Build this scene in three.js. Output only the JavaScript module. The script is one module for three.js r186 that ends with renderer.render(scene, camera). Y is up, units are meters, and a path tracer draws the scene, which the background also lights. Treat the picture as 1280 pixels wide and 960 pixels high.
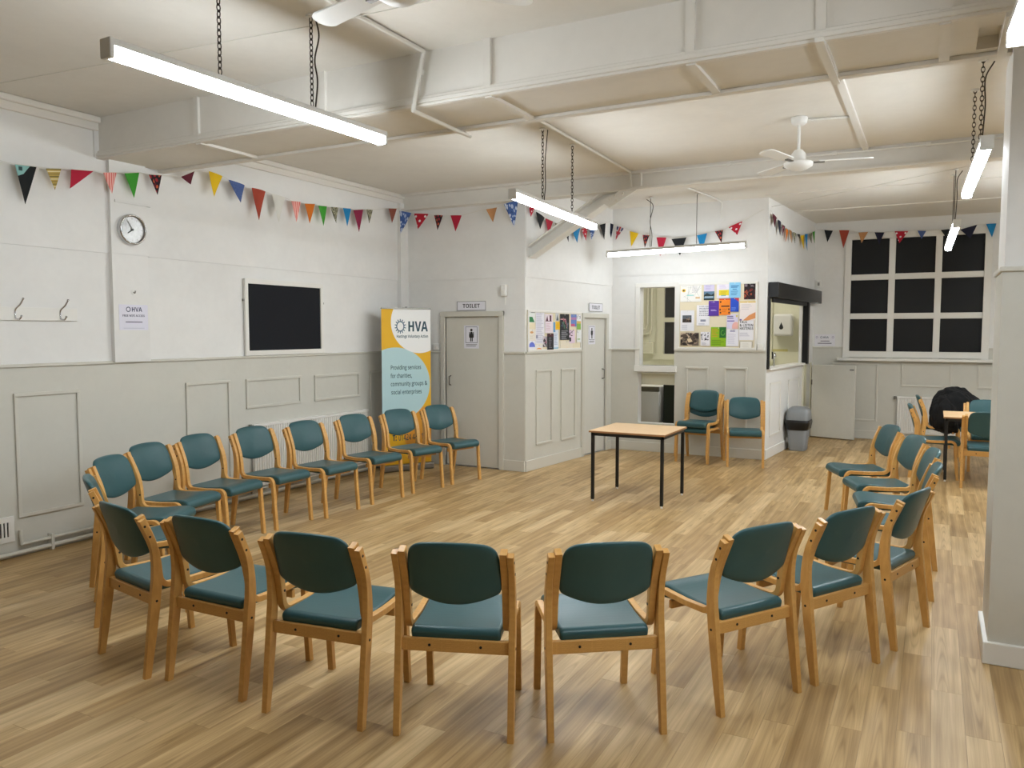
import * as THREE from 'three';
import { RoundedBoxGeometry } from 'three/addons/geometries/RoundedBoxGeometry.js';
import { mergeGeometries } from 'three/addons/utils/BufferGeometryUtils.js';
import { ImprovedNoise } from 'three/addons/math/ImprovedNoise.js';
import { RectAreaLightUniformsLib } from 'three/addons/lights/RectAreaLightUniformsLib.js';

// ------------------------------------------------------------------ camera, sky, exposure
const scene = new THREE.Scene();
scene.background = new THREE.Color(0x04050a);               // night outside
const camera = new THREE.PerspectiveCamera(2 * Math.atan(480 / 985) * 180 / Math.PI, 4 / 3, 0.05, 60);
camera.position.set(0, 1.7, 0);
camera.rotation.order = 'YXZ';
camera.rotation.set(-3.833 * Math.PI / 180, 28.14 * Math.PI / 180, 0);
scene.add(camera);
const renderer = new THREE.WebGLRenderer({ antialias: true });
renderer.toneMapping = THREE.LinearToneMapping;
renderer.toneMappingExposure = 1.0;
renderer.shadowMap.enabled = true;
RectAreaLightUniformsLib.init();
const TUBE = 74;                                            // radiance of the opal tubes
const TUBE_RGB = new THREE.Color(0.875, 0.945, 1.0);

// ------------------------------------------------------------------ helpers
let seed = 7;
const rnd = () => { seed = (seed * 1664525 + 1013904223) >>> 0; return seed / 4294967296; };
const rr = (a, b) => a + (b - a) * rnd();
const noise = new ImprovedNoise();
const V = (x, y, z) => new THREE.Vector3(x, y, z);
const D = Math.PI / 180;
const names = {};
function numbered(n) { const k = names[n] = (names[n] ?? -1) + 1; return k ? `${n}_${String(k).padStart(3, '0')}` : n; }
function flat(g) { const q = g.index ? g.toNonIndexed() : g; for (const k of Object.keys(q.attributes)) if (!['position', 'normal', 'uv'].includes(k)) q.deleteAttribute(k); return q; }
function merge(list) { return list.length === 1 ? list[0] : mergeGeometries(list.map(flat)); }
function mesh(name, geo, mat, parent) {
  const m = new THREE.Mesh(Array.isArray(geo) ? merge(geo) : geo, mat);
  m.name = name; m.castShadow = m.receiveShadow = true;
  if (parent) parent.add(m);
  return m;
}
function tag(o, label, category, group, kind) {
  o.userData.label = label; o.userData.category = category;
  if (group) o.userData.group = group;
  if (kind) o.userData.kind = kind;
  return o;
}
function thing(name, label, category, [x, y, z] = [0, 0, 0], turn = 0, group, kind) {
  const o = new THREE.Group(); o.name = numbered(name); scene.add(o);
  o.position.set(x, y, z); o.rotation.y = turn;
  return tag(o, label, category, group, kind);
}
// box with uv in metres, given by its bounds
function bb(x0, x1, y0, y1, z0, z1, r = 0) {
  const w = x1 - x0, h = y1 - y0, d = z1 - z0;
  let g;
  if (r) { g = new RoundedBoxGeometry(w, h, d, 2, r); } else {
    g = new THREE.BoxGeometry(w, h, d);
    const uv = g.attributes.uv, s = [[d, h], [d, h], [w, d], [w, d], [w, h], [w, h]];
    for (let i = 0; i < 24; i++) { const f = s[Math.floor(i / 4)]; uv.setXY(i, uv.getX(i) * f[0], uv.getY(i) * f[1]); }
  }
  return g.translate((x0 + x1) / 2, (y0 + y1) / 2, (z0 + z1) / 2);
}
function tube(pts, r, seg = 8, smooth = false, n = 24) {
  const p = pts.map(q => V(...q));
  if (smooth) return new THREE.TubeGeometry(new THREE.CatmullRomCurve3(p), n, r, seg);
  const path = new THREE.CurvePath();
  for (let i = 0; i + 1 < p.length; i++) path.add(new THREE.LineCurve3(p[i], p[i + 1]));
  const out = [];
  for (let i = 0; i + 1 < p.length; i++) {
    const a = p[i], b = p[i + 1], L = a.distanceTo(b);
    const g = new THREE.CylinderGeometry(r, r, L, seg).translate(0, L / 2, 0);
    g.applyQuaternion(new THREE.Quaternion().setFromUnitVectors(V(0, 1, 0), b.clone().sub(a).normalize()));
    out.push(g.translate(a.x, a.y, a.z));
    if (i) out.push(new THREE.SphereGeometry(r, seg, 6).translate(a.x, a.y, a.z));
  }
  return merge(out);
}
function rectShape(x0, x1, y0, y1, holes = []) {
  const s = new THREE.Shape([new THREE.Vector2(x0, y0), new THREE.Vector2(x1, y0), new THREE.Vector2(x1, y1), new THREE.Vector2(x0, y1)]);
  for (const [a, b, c, d] of holes) s.holes.push(new THREE.Path([new THREE.Vector2(a, c), new THREE.Vector2(a, d), new THREE.Vector2(b, d), new THREE.Vector2(b, c)]));
  return s;
}
function plate(x0, x1, y0, y1, z0, z1, holes = []) {
  return new THREE.ExtrudeGeometry(rectShape(x0, x1, y0, y1, holes), { depth: z1 - z0, bevelEnabled: false }).translate(0, 0, z0);
}
// flat strip bent in the (z, y) plane, w wide along x, t thick
function strip(path, t, w, x, bevel = 0.003) {
  const a = [], b = [];
  const T = Array.isArray(t) ? t : path.map(() => t);
  path.forEach((p, i) => {
    const q = path[Math.max(0, i - 1)], r = path[Math.min(path.length - 1, i + 1)];
    const dx = r[0] - q[0], dy = r[1] - q[1], L = Math.hypot(dx, dy);
    const k = T[i] / 2 - bevel;
    a.push(new THREE.Vector2(p[0] - dy / L * k, p[1] + dx / L * k)); b.push(new THREE.Vector2(p[0] + dy / L * k, p[1] - dx / L * k));
  });
  const g = new THREE.ExtrudeGeometry(new THREE.Shape([...a, ...b.reverse()]), { depth: w - 2 * bevel, bevelEnabled: true, bevelSize: bevel, bevelThickness: bevel, bevelSegments: 2 });
  g.translate(0, 0, -(w - 2 * bevel) / 2).rotateY(-Math.PI / 2).translate(x, 0, 0);
  return g;
}
function smoothPath(pts, n = 24) {
  return new THREE.CatmullRomCurve3(pts.map(p => V(p[0], p[1], 0)), false, 'centripetal').getPoints(n).map(p => [p.x, p.y]);
}
// ------------------------------------------------------------------ textures and materials
function canvasTex(w, h, draw, repeat) {
  const c = document.createElement('canvas'); c.width = w; c.height = h;
  draw(c.getContext('2d'), w, h);
  const t = new THREE.CanvasTexture(c); t.colorSpace = THREE.SRGBColorSpace; t.magFilter = THREE.LinearFilter;
  if (repeat) { t.wrapS = t.wrapT = THREE.RepeatWrapping; t.repeat.set(...repeat); }
  return t;
}
function dataTex(w, h, f, srgb, repeat) {
  const a = new Uint8Array(w * h * 4);
  for (let y = 0; y < h; y++) for (let x = 0; x < w; x++) { const c = f(x / w, y / h); const i = 4 * (y * w + x); for (let k = 0; k < 3; k++) a[i + k] = Math.max(0, Math.min(255, Array.isArray(c) ? c[k] : c)); a[i + 3] = 255; }
  const t = new THREE.DataTexture(a, w, h); t.magFilter = t.minFilter = THREE.LinearFilter; t.wrapS = t.wrapT = THREE.RepeatWrapping;
  if (srgb) t.colorSpace = THREE.SRGBColorSpace;
  if (repeat) t.repeat.set(...repeat);
  t.needsUpdate = true; return t;
}
const tileNoise = (u, v, f, z) => {   // noise that repeats over the unit square
  const n = (a, b) => noise.noise(a * f, b * f, z);
  return (n(u, v) * (1 - u) + n(u - 1, v) * u) * (1 - v) + (n(u, v - 1) * (1 - u) + n(u - 1, v - 1) * u) * v;
};
const plasterBump = dataTex(256, 256, (u, v) => 128 + 90 * tileNoise(u, v, 6, 3) + 60 * tileNoise(u, v, 24, 9), false, [0.8, 0.8]);
const paintMap = (r, g, b, k) => dataTex(256, 256, (u, v) => { const n = k * (tileNoise(u, v, 3, 1.5) + 0.6 * tileNoise(u, v, 11, 4.2) + 0.4 * tileNoise(u, v, 40, 7.7)); return [r + n, g + n, b + n]; }, true, [0.4, 0.4]);
const std = (o) => new THREE.MeshStandardMaterial(o);
const M = {
  white: std({ map: paintMap(232, 231, 228, 6), roughness: 0.62, bumpMap: plasterBump, bumpScale: 0.0015 }),
  ceil: std({ map: paintMap(229, 225, 217, 6), roughness: 0.7, bumpMap: plasterBump, bumpScale: 0.0015 }),
  grey: std({ map: paintMap(207, 205, 195, 5), roughness: 0.5, bumpMap: plasterBump, bumpScale: 0.0012 }),
  trim: std({ color: 0xe8e6e0, roughness: 0.45 }),
  greyTrim: std({ color: 0xd0cdc2, roughness: 0.42 }),
  door: std({ map: paintMap(208, 205, 194, 5), roughness: 0.45 }),
  paleDoor: std({ map: paintMap(212, 210, 201, 5), roughness: 0.45 }),
  cream: std({ map: paintMap(230, 228, 206, 5), roughness: 0.55 }),
  creamTrim: std({ color: 0xe4e1cc, roughness: 0.45 }),
  vinyl: new THREE.MeshPhysicalMaterial({ map: paintMap(50, 86, 90, 5), specularIntensity: 0.7, roughness: 0.34, bumpMap: dataTex(128, 128, () => rr(90, 165), false, [22, 22]), bumpScale: 0.0002 }),
  beech: std({ map: dataTex(256, 256, (u, v) => { const n = 12 * tileNoise(u, v * 0.25, 20, 2) + 9 * tileNoise(u, v, 5, 8) + rr(-4, 4); return [208 + n, 158 + n, 88 + n * 0.8]; }, true, [3, 3]), roughness: 0.38 }),
  tableTop: std({ map: dataTex(256, 256, (u, v) => { const n = 9 * tileNoise(u * 0.25, v, 40, 2) + 6 * tileNoise(u, v, 6, 8) + rr(-3, 3); return [222 + n, 186 + n, 141 + n]; }, true, [2, 2]), roughness: 0.4 }),
  tableEdge: std({ color: 0x9c7148, roughness: 0.5 }),
  black: std({ color: 0x121314, roughness: 0.45 }),
  blackGloss: std({ color: 0x08080a, roughness: 0.38 }),
  bolt: std({ color: 0x0d0b09, roughness: 0.5 }),
  felt: std({ map: dataTex(128, 128, () => { const n = rr(-4, 4); return [17 + n, 20 + n, 27 + n]; }, true, [3, 3]), roughness: 0.95 }),
  night: new THREE.MeshPhysicalMaterial({ color: 0x0a0b0c, specularIntensity: 0.6, roughness: 0.45, bumpMap: dataTex(128, 128, () => rr(60, 190), false, [8, 8]), bumpScale: 0.0006 }),
  chrome: std({ color: 0xc9c9c9, metalness: 1, roughness: 0.22 }),
  steel: std({ color: 0x8f8d88, metalness: 1, roughness: 0.38 }),
  chain: std({ color: 0x4a423a, metalness: 0.8, roughness: 0.5 }),
  plastic: std({ color: 0xe9e8e4, roughness: 0.4 }),
  housing: std({ color: 0xd4d3cf, roughness: 0.45 }),
  glow: std({ color: 0xffffff, roughness: 0.6, emissive: TUBE_RGB, emissiveIntensity: TUBE }),
  paper: std({ color: 0xf4f4f2, roughness: 0.85 }),
  greyBin: std({ color: 0x8b8e90, roughness: 0.5 }),
  greenPanel: std({ color: 0x262d20, roughness: 0.5 }),
  coat: std({ color: 0x0a0a0b, roughness: 0.95 }),
  cord: std({ color: 0xdedbd2, roughness: 0.7 }),
  sub: std({ color: 0x4b3a28, roughness: 0.9 }),
  switchDark: std({ color: 0x2a2a2a, roughness: 0.5 }),
};

// ------------------------------------------------------------------ the room: walls as frames u (along), y (up), n (into the room)
const CEIL = 3.43, DADO = 1.44, RAIL = 2.345;
function wall(name, label, p0, p1) {
  const dx = p1[0] - p0[0], dz = p1[1] - p0[1], L = Math.hypot(dx, dz), turn = Math.atan2(-dz, dx);
  const g = thing(name, label, 'wall', [p0[0], 0, p0[1]], turn, null, 'structure');
  g.userData.L = L; g.userData.turn = turn;
  g.at = (u, y, n) => [p0[0] + dx / L * u - dz / L * n, y, p0[1] + dz / L * u + dx / L * n];
  g.L = L; g.turn = turn; delete g.userData.L; delete g.userData.turn;
  return g;
}
function onWall(w, name, label, category, u, y, n, group, kind) { return thing(name, label, category, w.at(u, y, n), w.turn, group, kind); }
// raised rectangular moulding on a wall
function panelMould(w, u0, u1, y0, y1, mat, n = 0.006) {
  const t = 0.028, h = 0.016;
  mesh('panel_moulding', [bb(u0, u1, y1 - t, y1, n, n + h, 0.005), bb(u0, u1, y0, y0 + t, n, n + h, 0.005), bb(u0 + 0.001, u0 + t, y0 + 0.001, y1 - 0.001, n, n + h - 0.0015, 0.005), bb(u1 - t, u1 - 0.001, y0 + 0.001, y1 - 0.001, n, n + h - 0.0015, 0.005)], mat, w);
}
function twoTone(w, u0, u1, holes = [], { lower = M.grey, upper = M.white, split = DADO, skirt = 0.13, rail = true, T = 0.2, skirtHoles = [] } = {}) {
  mesh('upper_wall', plate(u0, u1, 0, CEIL + 0.1, -T, 0, holes), upper, w);
  const low = holes.filter(h => h[2] < split).map(h => [h[0], h[1], Math.max(h[2], 0.0), Math.min(h[3], split)]);
  // lower painted boarding, cut into spans between openings
  const cuts = [[u0, u1, 0, split]];
  for (const [a, b, c, d] of low) {
    for (let i = cuts.length - 1; i >= 0; i--) {
      const [x0, x1, y0, y1] = cuts[i];
      if (a >= x1 || b <= x0 || c >= y1 || d <= y0) continue;
      cuts.splice(i, 1);
      if (a > x0) cuts.push([x0, a, y0, y1]);
      if (b < x1) cuts.push([b, x1, y0, y1]);
      const m0 = Math.max(x0, a), m1 = Math.min(x1, b);
      if (c > y0) cuts.push([m0, m1, y0, c]);
      if (d < y1) cuts.push([m0, m1, d, y1]);
    }
  }
  mesh('lower_wall', cuts.map(([a, b, c, d]) => bb(a, b, c, d, 0, 0.006)), lower, w);
  const spans = (y) => { let s = [[u0, u1]]; for (const [a, b, c, d] of holes.concat(skirtHoles)) if (c <= y && d >= y) s = s.flatMap(([x, z]) => (a >= z || b <= x) ? [[x, z]] : [[x, a], [b, z]].filter(q => q[1] - q[0] > 0.01)); return s; };
  if (rail) mesh('dado_rail', spans(split).map(([a, b]) => bb(a, b, split - 0.012, split + 0.014, 0, 0.024, 0.006)), lower === M.grey ? M.greyTrim : M.trim, w);
  if (skirt) mesh('skirting', spans(0.05).map(([a, b]) => bb(a, b, 0, skirt, 0, 0.022, 0.005)), lower === M.grey ? M.greyTrim : M.trim, w);
}

// floor: vinyl planks, each its own piece; the farther ones joined
const floor = thing('floor', 'light oak plank floor running the length of the hall', 'floor', [0, 0, 0], 0, null, 'structure');
mesh('underlay', bb(-6.3, 3.4, -0.12, -0.0045, -13.8, 5.2), M.sub, floor);
{
  const PW = 0.13, PL = 0.92, gap = 0.0008, NV = 10;
  const mats = [];
  for (let k = 0; k < NV; k++) {
    const base = [[188, 157, 109], [176, 144, 96], [194, 164, 117], [169, 137, 90], [184, 153, 105], [191, 161, 114], [173, 142, 94], [197, 168, 122], [181, 150, 102], [166, 135, 89]][k];
    const z = k * 5.3, cx = rr(0.3, 0.7), arch = k % 2 === 0, dir = k % 4 ? 1 : -1;
    const t = dataTex(128, 512, (u, v) => {
      const warp = 0.03 * noise.noise(v * 2.1, u * 1.2, z) + 0.05 * noise.noise(v * 0.9, 0.3, z + 8);
      const x = u - cx + warp;
      const a = noise.noise((u + warp) * 5, v * 0.8, z + 1), b = noise.noise((u + warp) * 15, v * 1.8, z + 2), c = noise.noise(u * 52, v * 7, z + 3);
      const blot = noise.noise(u * 1.6, v * 3.2, z + 6);
      // cathedral figure: nested arches down the middle of every other plank
      const ph = dir * v * 1.5 + 9 * x * x * (1 + 2 * Math.abs(x)) + 0.25 * noise.noise(u * 3, v * 2, z + 4);
      const ring = Math.pow(0.5 + 0.5 * Math.sin(ph * 15), 3) * Math.max(0, 1 - Math.abs(x) * 2.3);
      const n = 24 * a + 13 * b + 8 * c + 17 * blot - (arch ? 20 * ring - 4 : 0);
      return [base[0] + n, base[1] + n * 0.98, base[2] + n * 0.9];
    }, true);
    t.wrapS = t.wrapT = THREE.ClampToEdgeWrapping;
    mats.push(std({ map: t, roughness: 0.42, bumpMap: null }));
  }
  const geos = new Map();
  const plankGeo = (w, l) => {
    const key = w.toFixed(3) + '|' + l.toFixed(3);
    if (!geos.has(key)) {
      const g = new THREE.BoxGeometry(w - gap, 0.004, l - gap).translate(0, -0.002, 0);
      const p = g.attributes.position, uv = g.attributes.uv;
      for (let i = 0; i < p.count; i++) uv.setXY(i, (p.getX(i) / PW) + 0.5, Math.min(1, Math.max(0, p.getZ(i) / PL + 0.5)));
      geos.set(key, g);
    }
    return geos.get(key);
  };
  const X0 = -6.07, X1 = 3.2, Z0 = -13.6, Z1 = 5.0;
  camera.updateMatrixWorld(); camera.updateProjectionMatrix();
  const list = [];
  let col = 0;
  for (let x = X0; x < X1 - 0.01; x += PW, col++) {
    const w = Math.min(PW, X1 - x);
    let z = Z0 - (col % 2) * 0.46 - 0.043 * (col % 7);
    let prev = -1;
    for (; z < Z1 - 0.01; z += PL) {
      const a = Math.max(z, Z0), b = Math.min(z + PL, Z1);
      if (b - a < 0.02) continue;
      let k; do { k = Math.floor(rnd() * NV); } while (k === prev); prev = k;
      const c = V(x + w / 2, 0, (a + b) / 2);
      const q = c.clone().project(camera), d = c.distanceTo(camera.position);
      const inView = q.z < 1 && Math.abs(q.x) < 1.02 && Math.abs(q.y) < 1.03 && !(c.x > 0.35 && c.z < -4.6) && !(c.x < -4.2 && c.z < -8.4);
      list.push({ w, l: b - a, c, k, flip: rnd() < 0.5, score: inView ? d : 1e3 + d });
    }
  }
  list.sort((p, q) => p.score - q.score);
  const far = mats.map(() => []);
  list.forEach((p, i) => {
    const g = plankGeo(p.w, p.l);
    if (i < 300) { const m = mesh('plank', g, mats[p.k], floor); m.position.copy(p.c); if (p.flip) m.rotation.y = Math.PI; }
    else { const h = g.clone(); if (p.flip) h.rotateY(Math.PI); far[p.k].push(h.translate(p.c.x, 0, p.c.z)); }
  });
  const big = mergeGeometries(far.map(l => mergeGeometries(l.map(flat))), true);
  mesh('planks', big, mats, floor).userData.kind = 'stuff';
}
// ceiling
const ceiling = thing('ceiling', 'pale boarded ceiling with cover battens and a boxed beam', 'ceiling', [0, 0, 0], 0, null, 'structure');
mesh('ceiling_board', bb(-6.3, 3.4, CEIL, CEIL + 0.15, -13.8, 5.2), M.ceil, ceiling);
for (const z of [-9.35, -10.5, -12.1]) mesh('batten', bb(-1.95, 3.2, CEIL - 0.012, CEIL, z - 0.02, z + 0.02), M.ceil, ceiling);
// boxed beam across the hall
const beam = thing('beam', 'boxed ceiling beam with moulded edges and cover strips', 'beam', [0, 0, 0], 0, null, 'structure');
{
  const y = 3.11, z0 = -4.79, z1 = -4.17;
  mesh('beam_casing', [bb(-6.07, 0.14, y, CEIL, z0, z1), bb(0.14, 0.235, y, CEIL, -4.36, z1), bb(0.14, 0.235, y, CEIL, z0, -4.68), bb(0.14, 0.235, y + 0.06, CEIL, -4.68, -4.36), bb(0.235, 3.2, y, CEIL, z0, z1)], M.ceil, beam);
  mesh('edge_moulding', [bb(-6.07, 3.2, y - 0.012, y + 0.05, z1, z1 + 0.018, 0.006), bb(-6.07, 3.2, y + 0.004, y + 0.03, z1 + 0.012, z1 + 0.03, 0.006), bb(-6.07, 3.2, y - 0.014, y + 0.05, z0 - 0.02, z0, 0.006), bb(-6.07, 3.2, y - 0.024, y, z0, z0 + 0.06, 0.006), bb(-6.07, 3.2, y - 0.012, y, z1 - 0.05, z1, 0.004)], M.ceil, beam);
  for (const x of [-4.88, -3.66, -2.39, -1.17, -0.53, 0.0]) mesh('cover_strip', [bb(x - 0.024, x + 0.024, y + 0.04, CEIL, z1, z1 + 0.022), bb(x - 0.024, x + 0.024, y - 0.02, y, z0 + 0.02, z1)], M.ceil, beam);
  mesh('hatch_trim', [bb(0.235, 0.275, y - 0.03, y, z0, z1)], M.ceil, beam);
}
// steel beam over the toilet wall, with its knee brace
const steel = thing('beam', 'painted steel joist with flanges and a diagonal knee brace', 'beam', [0, 0, 0], 0, null, 'structure');
{
  const z = -8.34;
  mesh('joist', [bb(-6.07, 3.2, 3.23, 3.25, z - 0.09, z + 0.09), bb(-6.07, 3.2, 3.25, CEIL, z - 0.02, z + 0.02), bb(-6.07, 3.2, CEIL - 0.025, CEIL, z - 0.09, z + 0.09)], M.ceil, steel);
  const a = V(-4.28, 2.60, -8.52), b = V(-3.1, 3.25, -8.40), L = a.distanceTo(b), ang = Math.atan2(b.y - a.y, b.x - a.x);
  const g = merge([bb(0, L, -0.01, 0.01, -0.08, 0.08), bb(0, L, 0.11, 0.13, -0.08, 0.08), bb(0, L, 0, 0.12, -0.01, 0.01)]);
  g.rotateZ(ang).rotateY(-Math.atan2(b.z - a.z, b.x - a.x)).translate(a.x, a.y - 0.02, a.z);
  mesh('knee_brace', g, M.trim, steel);
  mesh('gusset_plate', [new THREE.ExtrudeGeometry(new THREE.Shape([[-3.32, 3.14], [-3.05, 3.245], [-2.86, 3.245], [-3.2, 3.06]].map(p => new THREE.Vector2(...p))), { depth: 0.012, bevelEnabled: false }).translate(0, 0, z + 0.06)], M.trim, steel);
  for (const [x, y] of [[-3.2, 3.15], [-3.14, 3.19], [-3.12, 3.13], [-3.05, 3.2]]) mesh('bolt', new THREE.CylinderGeometry(0.016, 0.016, 0.014, 6).rotateX(Math.PI / 2).translate(x, y, z + 0.078), M.ceil, steel);
}

// --- west wall with pilaster, panels, upper boarding
const west = wall('wall_west', 'long white wall with grey panelled dado behind the row of chairs', [-6.07, 2.5], [-6.07, -8.41]);
twoTone(west, -2.7, west.L, [], { skirt: 0 });
mesh('upper_boarding', [bb(-2.5, 6.76, RAIL, CEIL, 0, 0.012), bb(7.08, west.L, RAIL, CEIL, 0, 0.012)], M.white, west);
mesh('cornice', [bb(0, 6.67, CEIL - 0.05, CEIL, 0.01, 0.07, 0.012), bb(0, 6.67, CEIL - 0.11, CEIL - 0.04, 0.01, 0.04, 0.01), bb(7.29, west.L, CEIL - 0.05, CEIL, 0.01, 0.07, 0.012), bb(7.29, west.L, CEIL - 0.11, CEIL - 0.04, 0.01, 0.04, 0.01)], M.ceil, west);
mesh('corner_strip', bb(6.63, 6.67, 3.11, CEIL - 0.05, 0.01, 0.03), M.white, west);
mesh('pilaster', [bb(6.74, 7.08, DADO, 3.11, 0, 0.045)], M.white, west);
mesh('pilaster_capping', [bb(6.735, 7.1, RAIL - 0.002, RAIL + 0.01, 0.012, 0.05), bb(6.78, 7.12, 2.77, 2.79, 0.03, 0.055)], M.white, west);
for (const [a, b, c, d] of [[3.2, 4.2, 0.29, 1.235], [4.45, 5.45, 0.29, 1.235], [5.92, 6.44, 0.29, 1.235], [7.46, 7.98, 0.25, 1.225], [8.18, 8.96, 0.92, 1.222], [9.17, 9.95, 0.92, 1.212], [10.15, 10.75, 0.3, 1.212]]) panelMould(west, a, b, c, d, M.greyTrim);
mesh('corner_post', bb(10.74, west.L, 0, CEIL - 0.11, 0, 0.06), M.white, west);

// --- toilet wall
const toilet = wall('wall_toilet', 'short wall holding the grey toilet door', [-6.07, -8.41], [-4.32, -8.41]);
twoTone(toilet, -0.2, toilet.L, [[0.62, 1.4, 0, 1.885]]);
mesh('upper_boarding', bb(0.06, toilet.L, RAIL, 3.24, 0, 0.01), M.white, toilet);
mesh('seam_strip', [bb(1.42, toilet.L, 1.955, 1.962, 0, 0.003)], M.white, toilet);
function doorway(w, name, label, u0, u1, top, doorMat, trimMat, n = 0) {
  const g = onWall(w, name, label, 'door', 0, 0, 0, null, 'structure');
  const f = 0.065;
  mesh('door_frame', [bb(u0 - f, u0, 0, top + f, -0.1, 0.03, 0.006), bb(u1, u1 + f, 0, top + f, -0.1, 0.03, 0.006), bb(u0 - f, u1 + f, top, top + f, -0.1, 0.032, 0.006)], trimMat, g);
  mesh('door_leaf', bb(u0 + 0.004, u1 - 0.004, 0.012, top - 0.004, -0.05, -0.008), doorMat, g);
  return g;
}
const door1 = doorway(toilet, 'door_1', 'grey flush toilet door behind the end chair and banner', 0.62, 1.4, 1.88, M.door, M.greyTrim);
mesh('door_handle', [tube([[0.69, 1.14, -0.01], [0.69, 1.13, 0.03], [0.69, 1.03, 0.03], [0.69, 1.02, -0.01]], 0.008)], M.steel, door1);
for (const y of [0.2, 1.7]) mesh('hinge', bb(1.388, 1.402, y - 0.05, y + 0.05, -0.012, 0.004), M.steel, door1);

// --- skewed side wall with the second toilet door
const side = wall('wall_side', 'panelled side wall with leaflet board and second toilet door', [-4.32, -8.41], [-4.10, -10.70]);
twoTone(side, 0, side.L, [[1.45, 2.1, 0, 1.885]]);
mesh('upper_boarding', bb(0, side.L, RAIL, CEIL, 0, 0.01), M.white, side);
panelMould(side, 0.23, 0.62, 0.295, 1.225, M.greyTrim); panelMould(side, 0.84, 1.23, 0.285, 1.215, M.greyTrim);
const door2 = doorway(side, 'door_2', 'pale toilet door beyond the small leaflet board', 1.45, 2.1, 1.88, M.paleDoor, M.greyTrim);
mesh('door_handle', tube([[2.03, 1.17, -0.01], [2.03, 1.16, 0.03], [2.03, 1.04, 0.03], [2.03, 1.03, -0.01]], 0.008), M.steel, door2);

// --- middle wall: serving window, low opening, large notice board
const mid = wall('wall_middle', 'white wall with serving window and large notice board', [-4.10, -10.70], [-1.94, -10.70]);
twoTone(mid, -0.02, mid.L, [[0.43, 0.93, 1.22, 2.31], [0.41, 0.94, 0.40, 1.11]], { T: 0.14 });
mesh('upper_boarding', bb(0, mid.L, 2.48, CEIL, 0, 0.008), M.white, mid);
mesh('seam_strip', [bb(0.02, 0.36, 1.955, 1.962, 0, 0.003)], M.white, mid);
panelMould(mid, 1.10, 1.41, 0.28, 1.215, M.greyTrim); panelMould(mid, 1.62, 1.93, 0.28, 1.22, M.greyTrim);
const serve = onWall(mid, 'window_2', 'serving window with white surround looking into the cream kitchen', 'window', 0, 0, 0, null, 'structure');
mesh('surround', [bb(0.365, 0.43, 1.14, 2.37, -0.01, 0.022, 0.005), bb(0.93, 0.985, 1.44, 2.37, -0.01, 0.022, 0.005), bb(0.364, 0.986, 2.31, 2.371, -0.01, 0.024, 0.005)], M.trim, serve);
mesh('window_sill', bb(0.36, 0.97, 1.13, 1.22, -0.16, 0.05, 0.008), M.trim, serve);
mesh('pane', plate(0.43, 0.93, 1.22, 2.31, -0.075, -0.071), new THREE.MeshPhysicalMaterial({ color: 0xffffff, transmission: 1, thickness: 0, roughness: 0.02 }), serve);

// --- kitchen side wall with roller-shutter hatch and low flap door
const kit = wall('wall_kitchen', 'kitchen side wall with black shutter hatch above white panels', [-1.94, -10.70], [-1.735, -13.6]);
twoTone(kit, 0, kit.L, [[0.04, 2.12, 1.2, 2.13], [2.22, 2.72, 0, 1.19]], { split: 1.2, lower: M.white, rail: false, T: 0.05 });
panelMould(kit, 0.2, 0.78, 0.28, 1.01, M.trim); panelMould(kit, 1.24, 1.92, 0.28, 1.0, M.trim);
mesh('hatch_counter', bb(0.03, 2.13, 1.185, 1.215, -0.12, 0.06, 0.006), M.trim, kit);
mesh('flap_jamb', [bb(2.16, 2.22, 0, 1.2, -0.06, 0.02), bb(2.72, 2.78, 0, 1.2, -0.06, 0.02)], M.creamTrim, kit);
{
  const s = onWall(kit, 'roller_shutter', 'black roller shutter box and rails above the kitchen hatch', 'shutter', 0, 0, 0.008);
  mesh('shutter_box', bb(0.02, 2.82, 2.14, 2.34, 0.0, 0.13, 0.01), M.blackGloss, s);
  mesh('bottom_bar', bb(0.1, 2.2, 2.08, 2.14, 0.02, 0.06, 0.006), M.black, s);
  mesh('guide_rail', bb(0.012, 0.045, 1.2, 2.14, 0.0, 0.03), M.black, s);
  mesh('guide_rail', bb(2.1, 2.2, 1.2, 2.14, 0.0, 0.08), M.black, s);
}
{
  const a = [-1.70, -13.38], b = [-1.06, -13.19];
  const g = thing('flap_door', 'low cream flap door standing open below the window wall', 'door', [a[0], 0, a[1]], Math.atan2(-(b[1] - a[1]), b[0] - a[0]));
  mesh('leaf', bb(0, 0.68, 0.02, 1.165, -0.018, 0.018, 0.004), M.paleDoor, g);
  mesh('latch', bb(0.6, 0.66, 1.09, 1.115, 0.018, 0.03), M.steel, g);
  for (const y of [0.15, 0.85]) mesh('hinge', bb(-0.012, 0.01, y, y + 0.08, -0.02, 0.022), M.steel, g);
}
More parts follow.
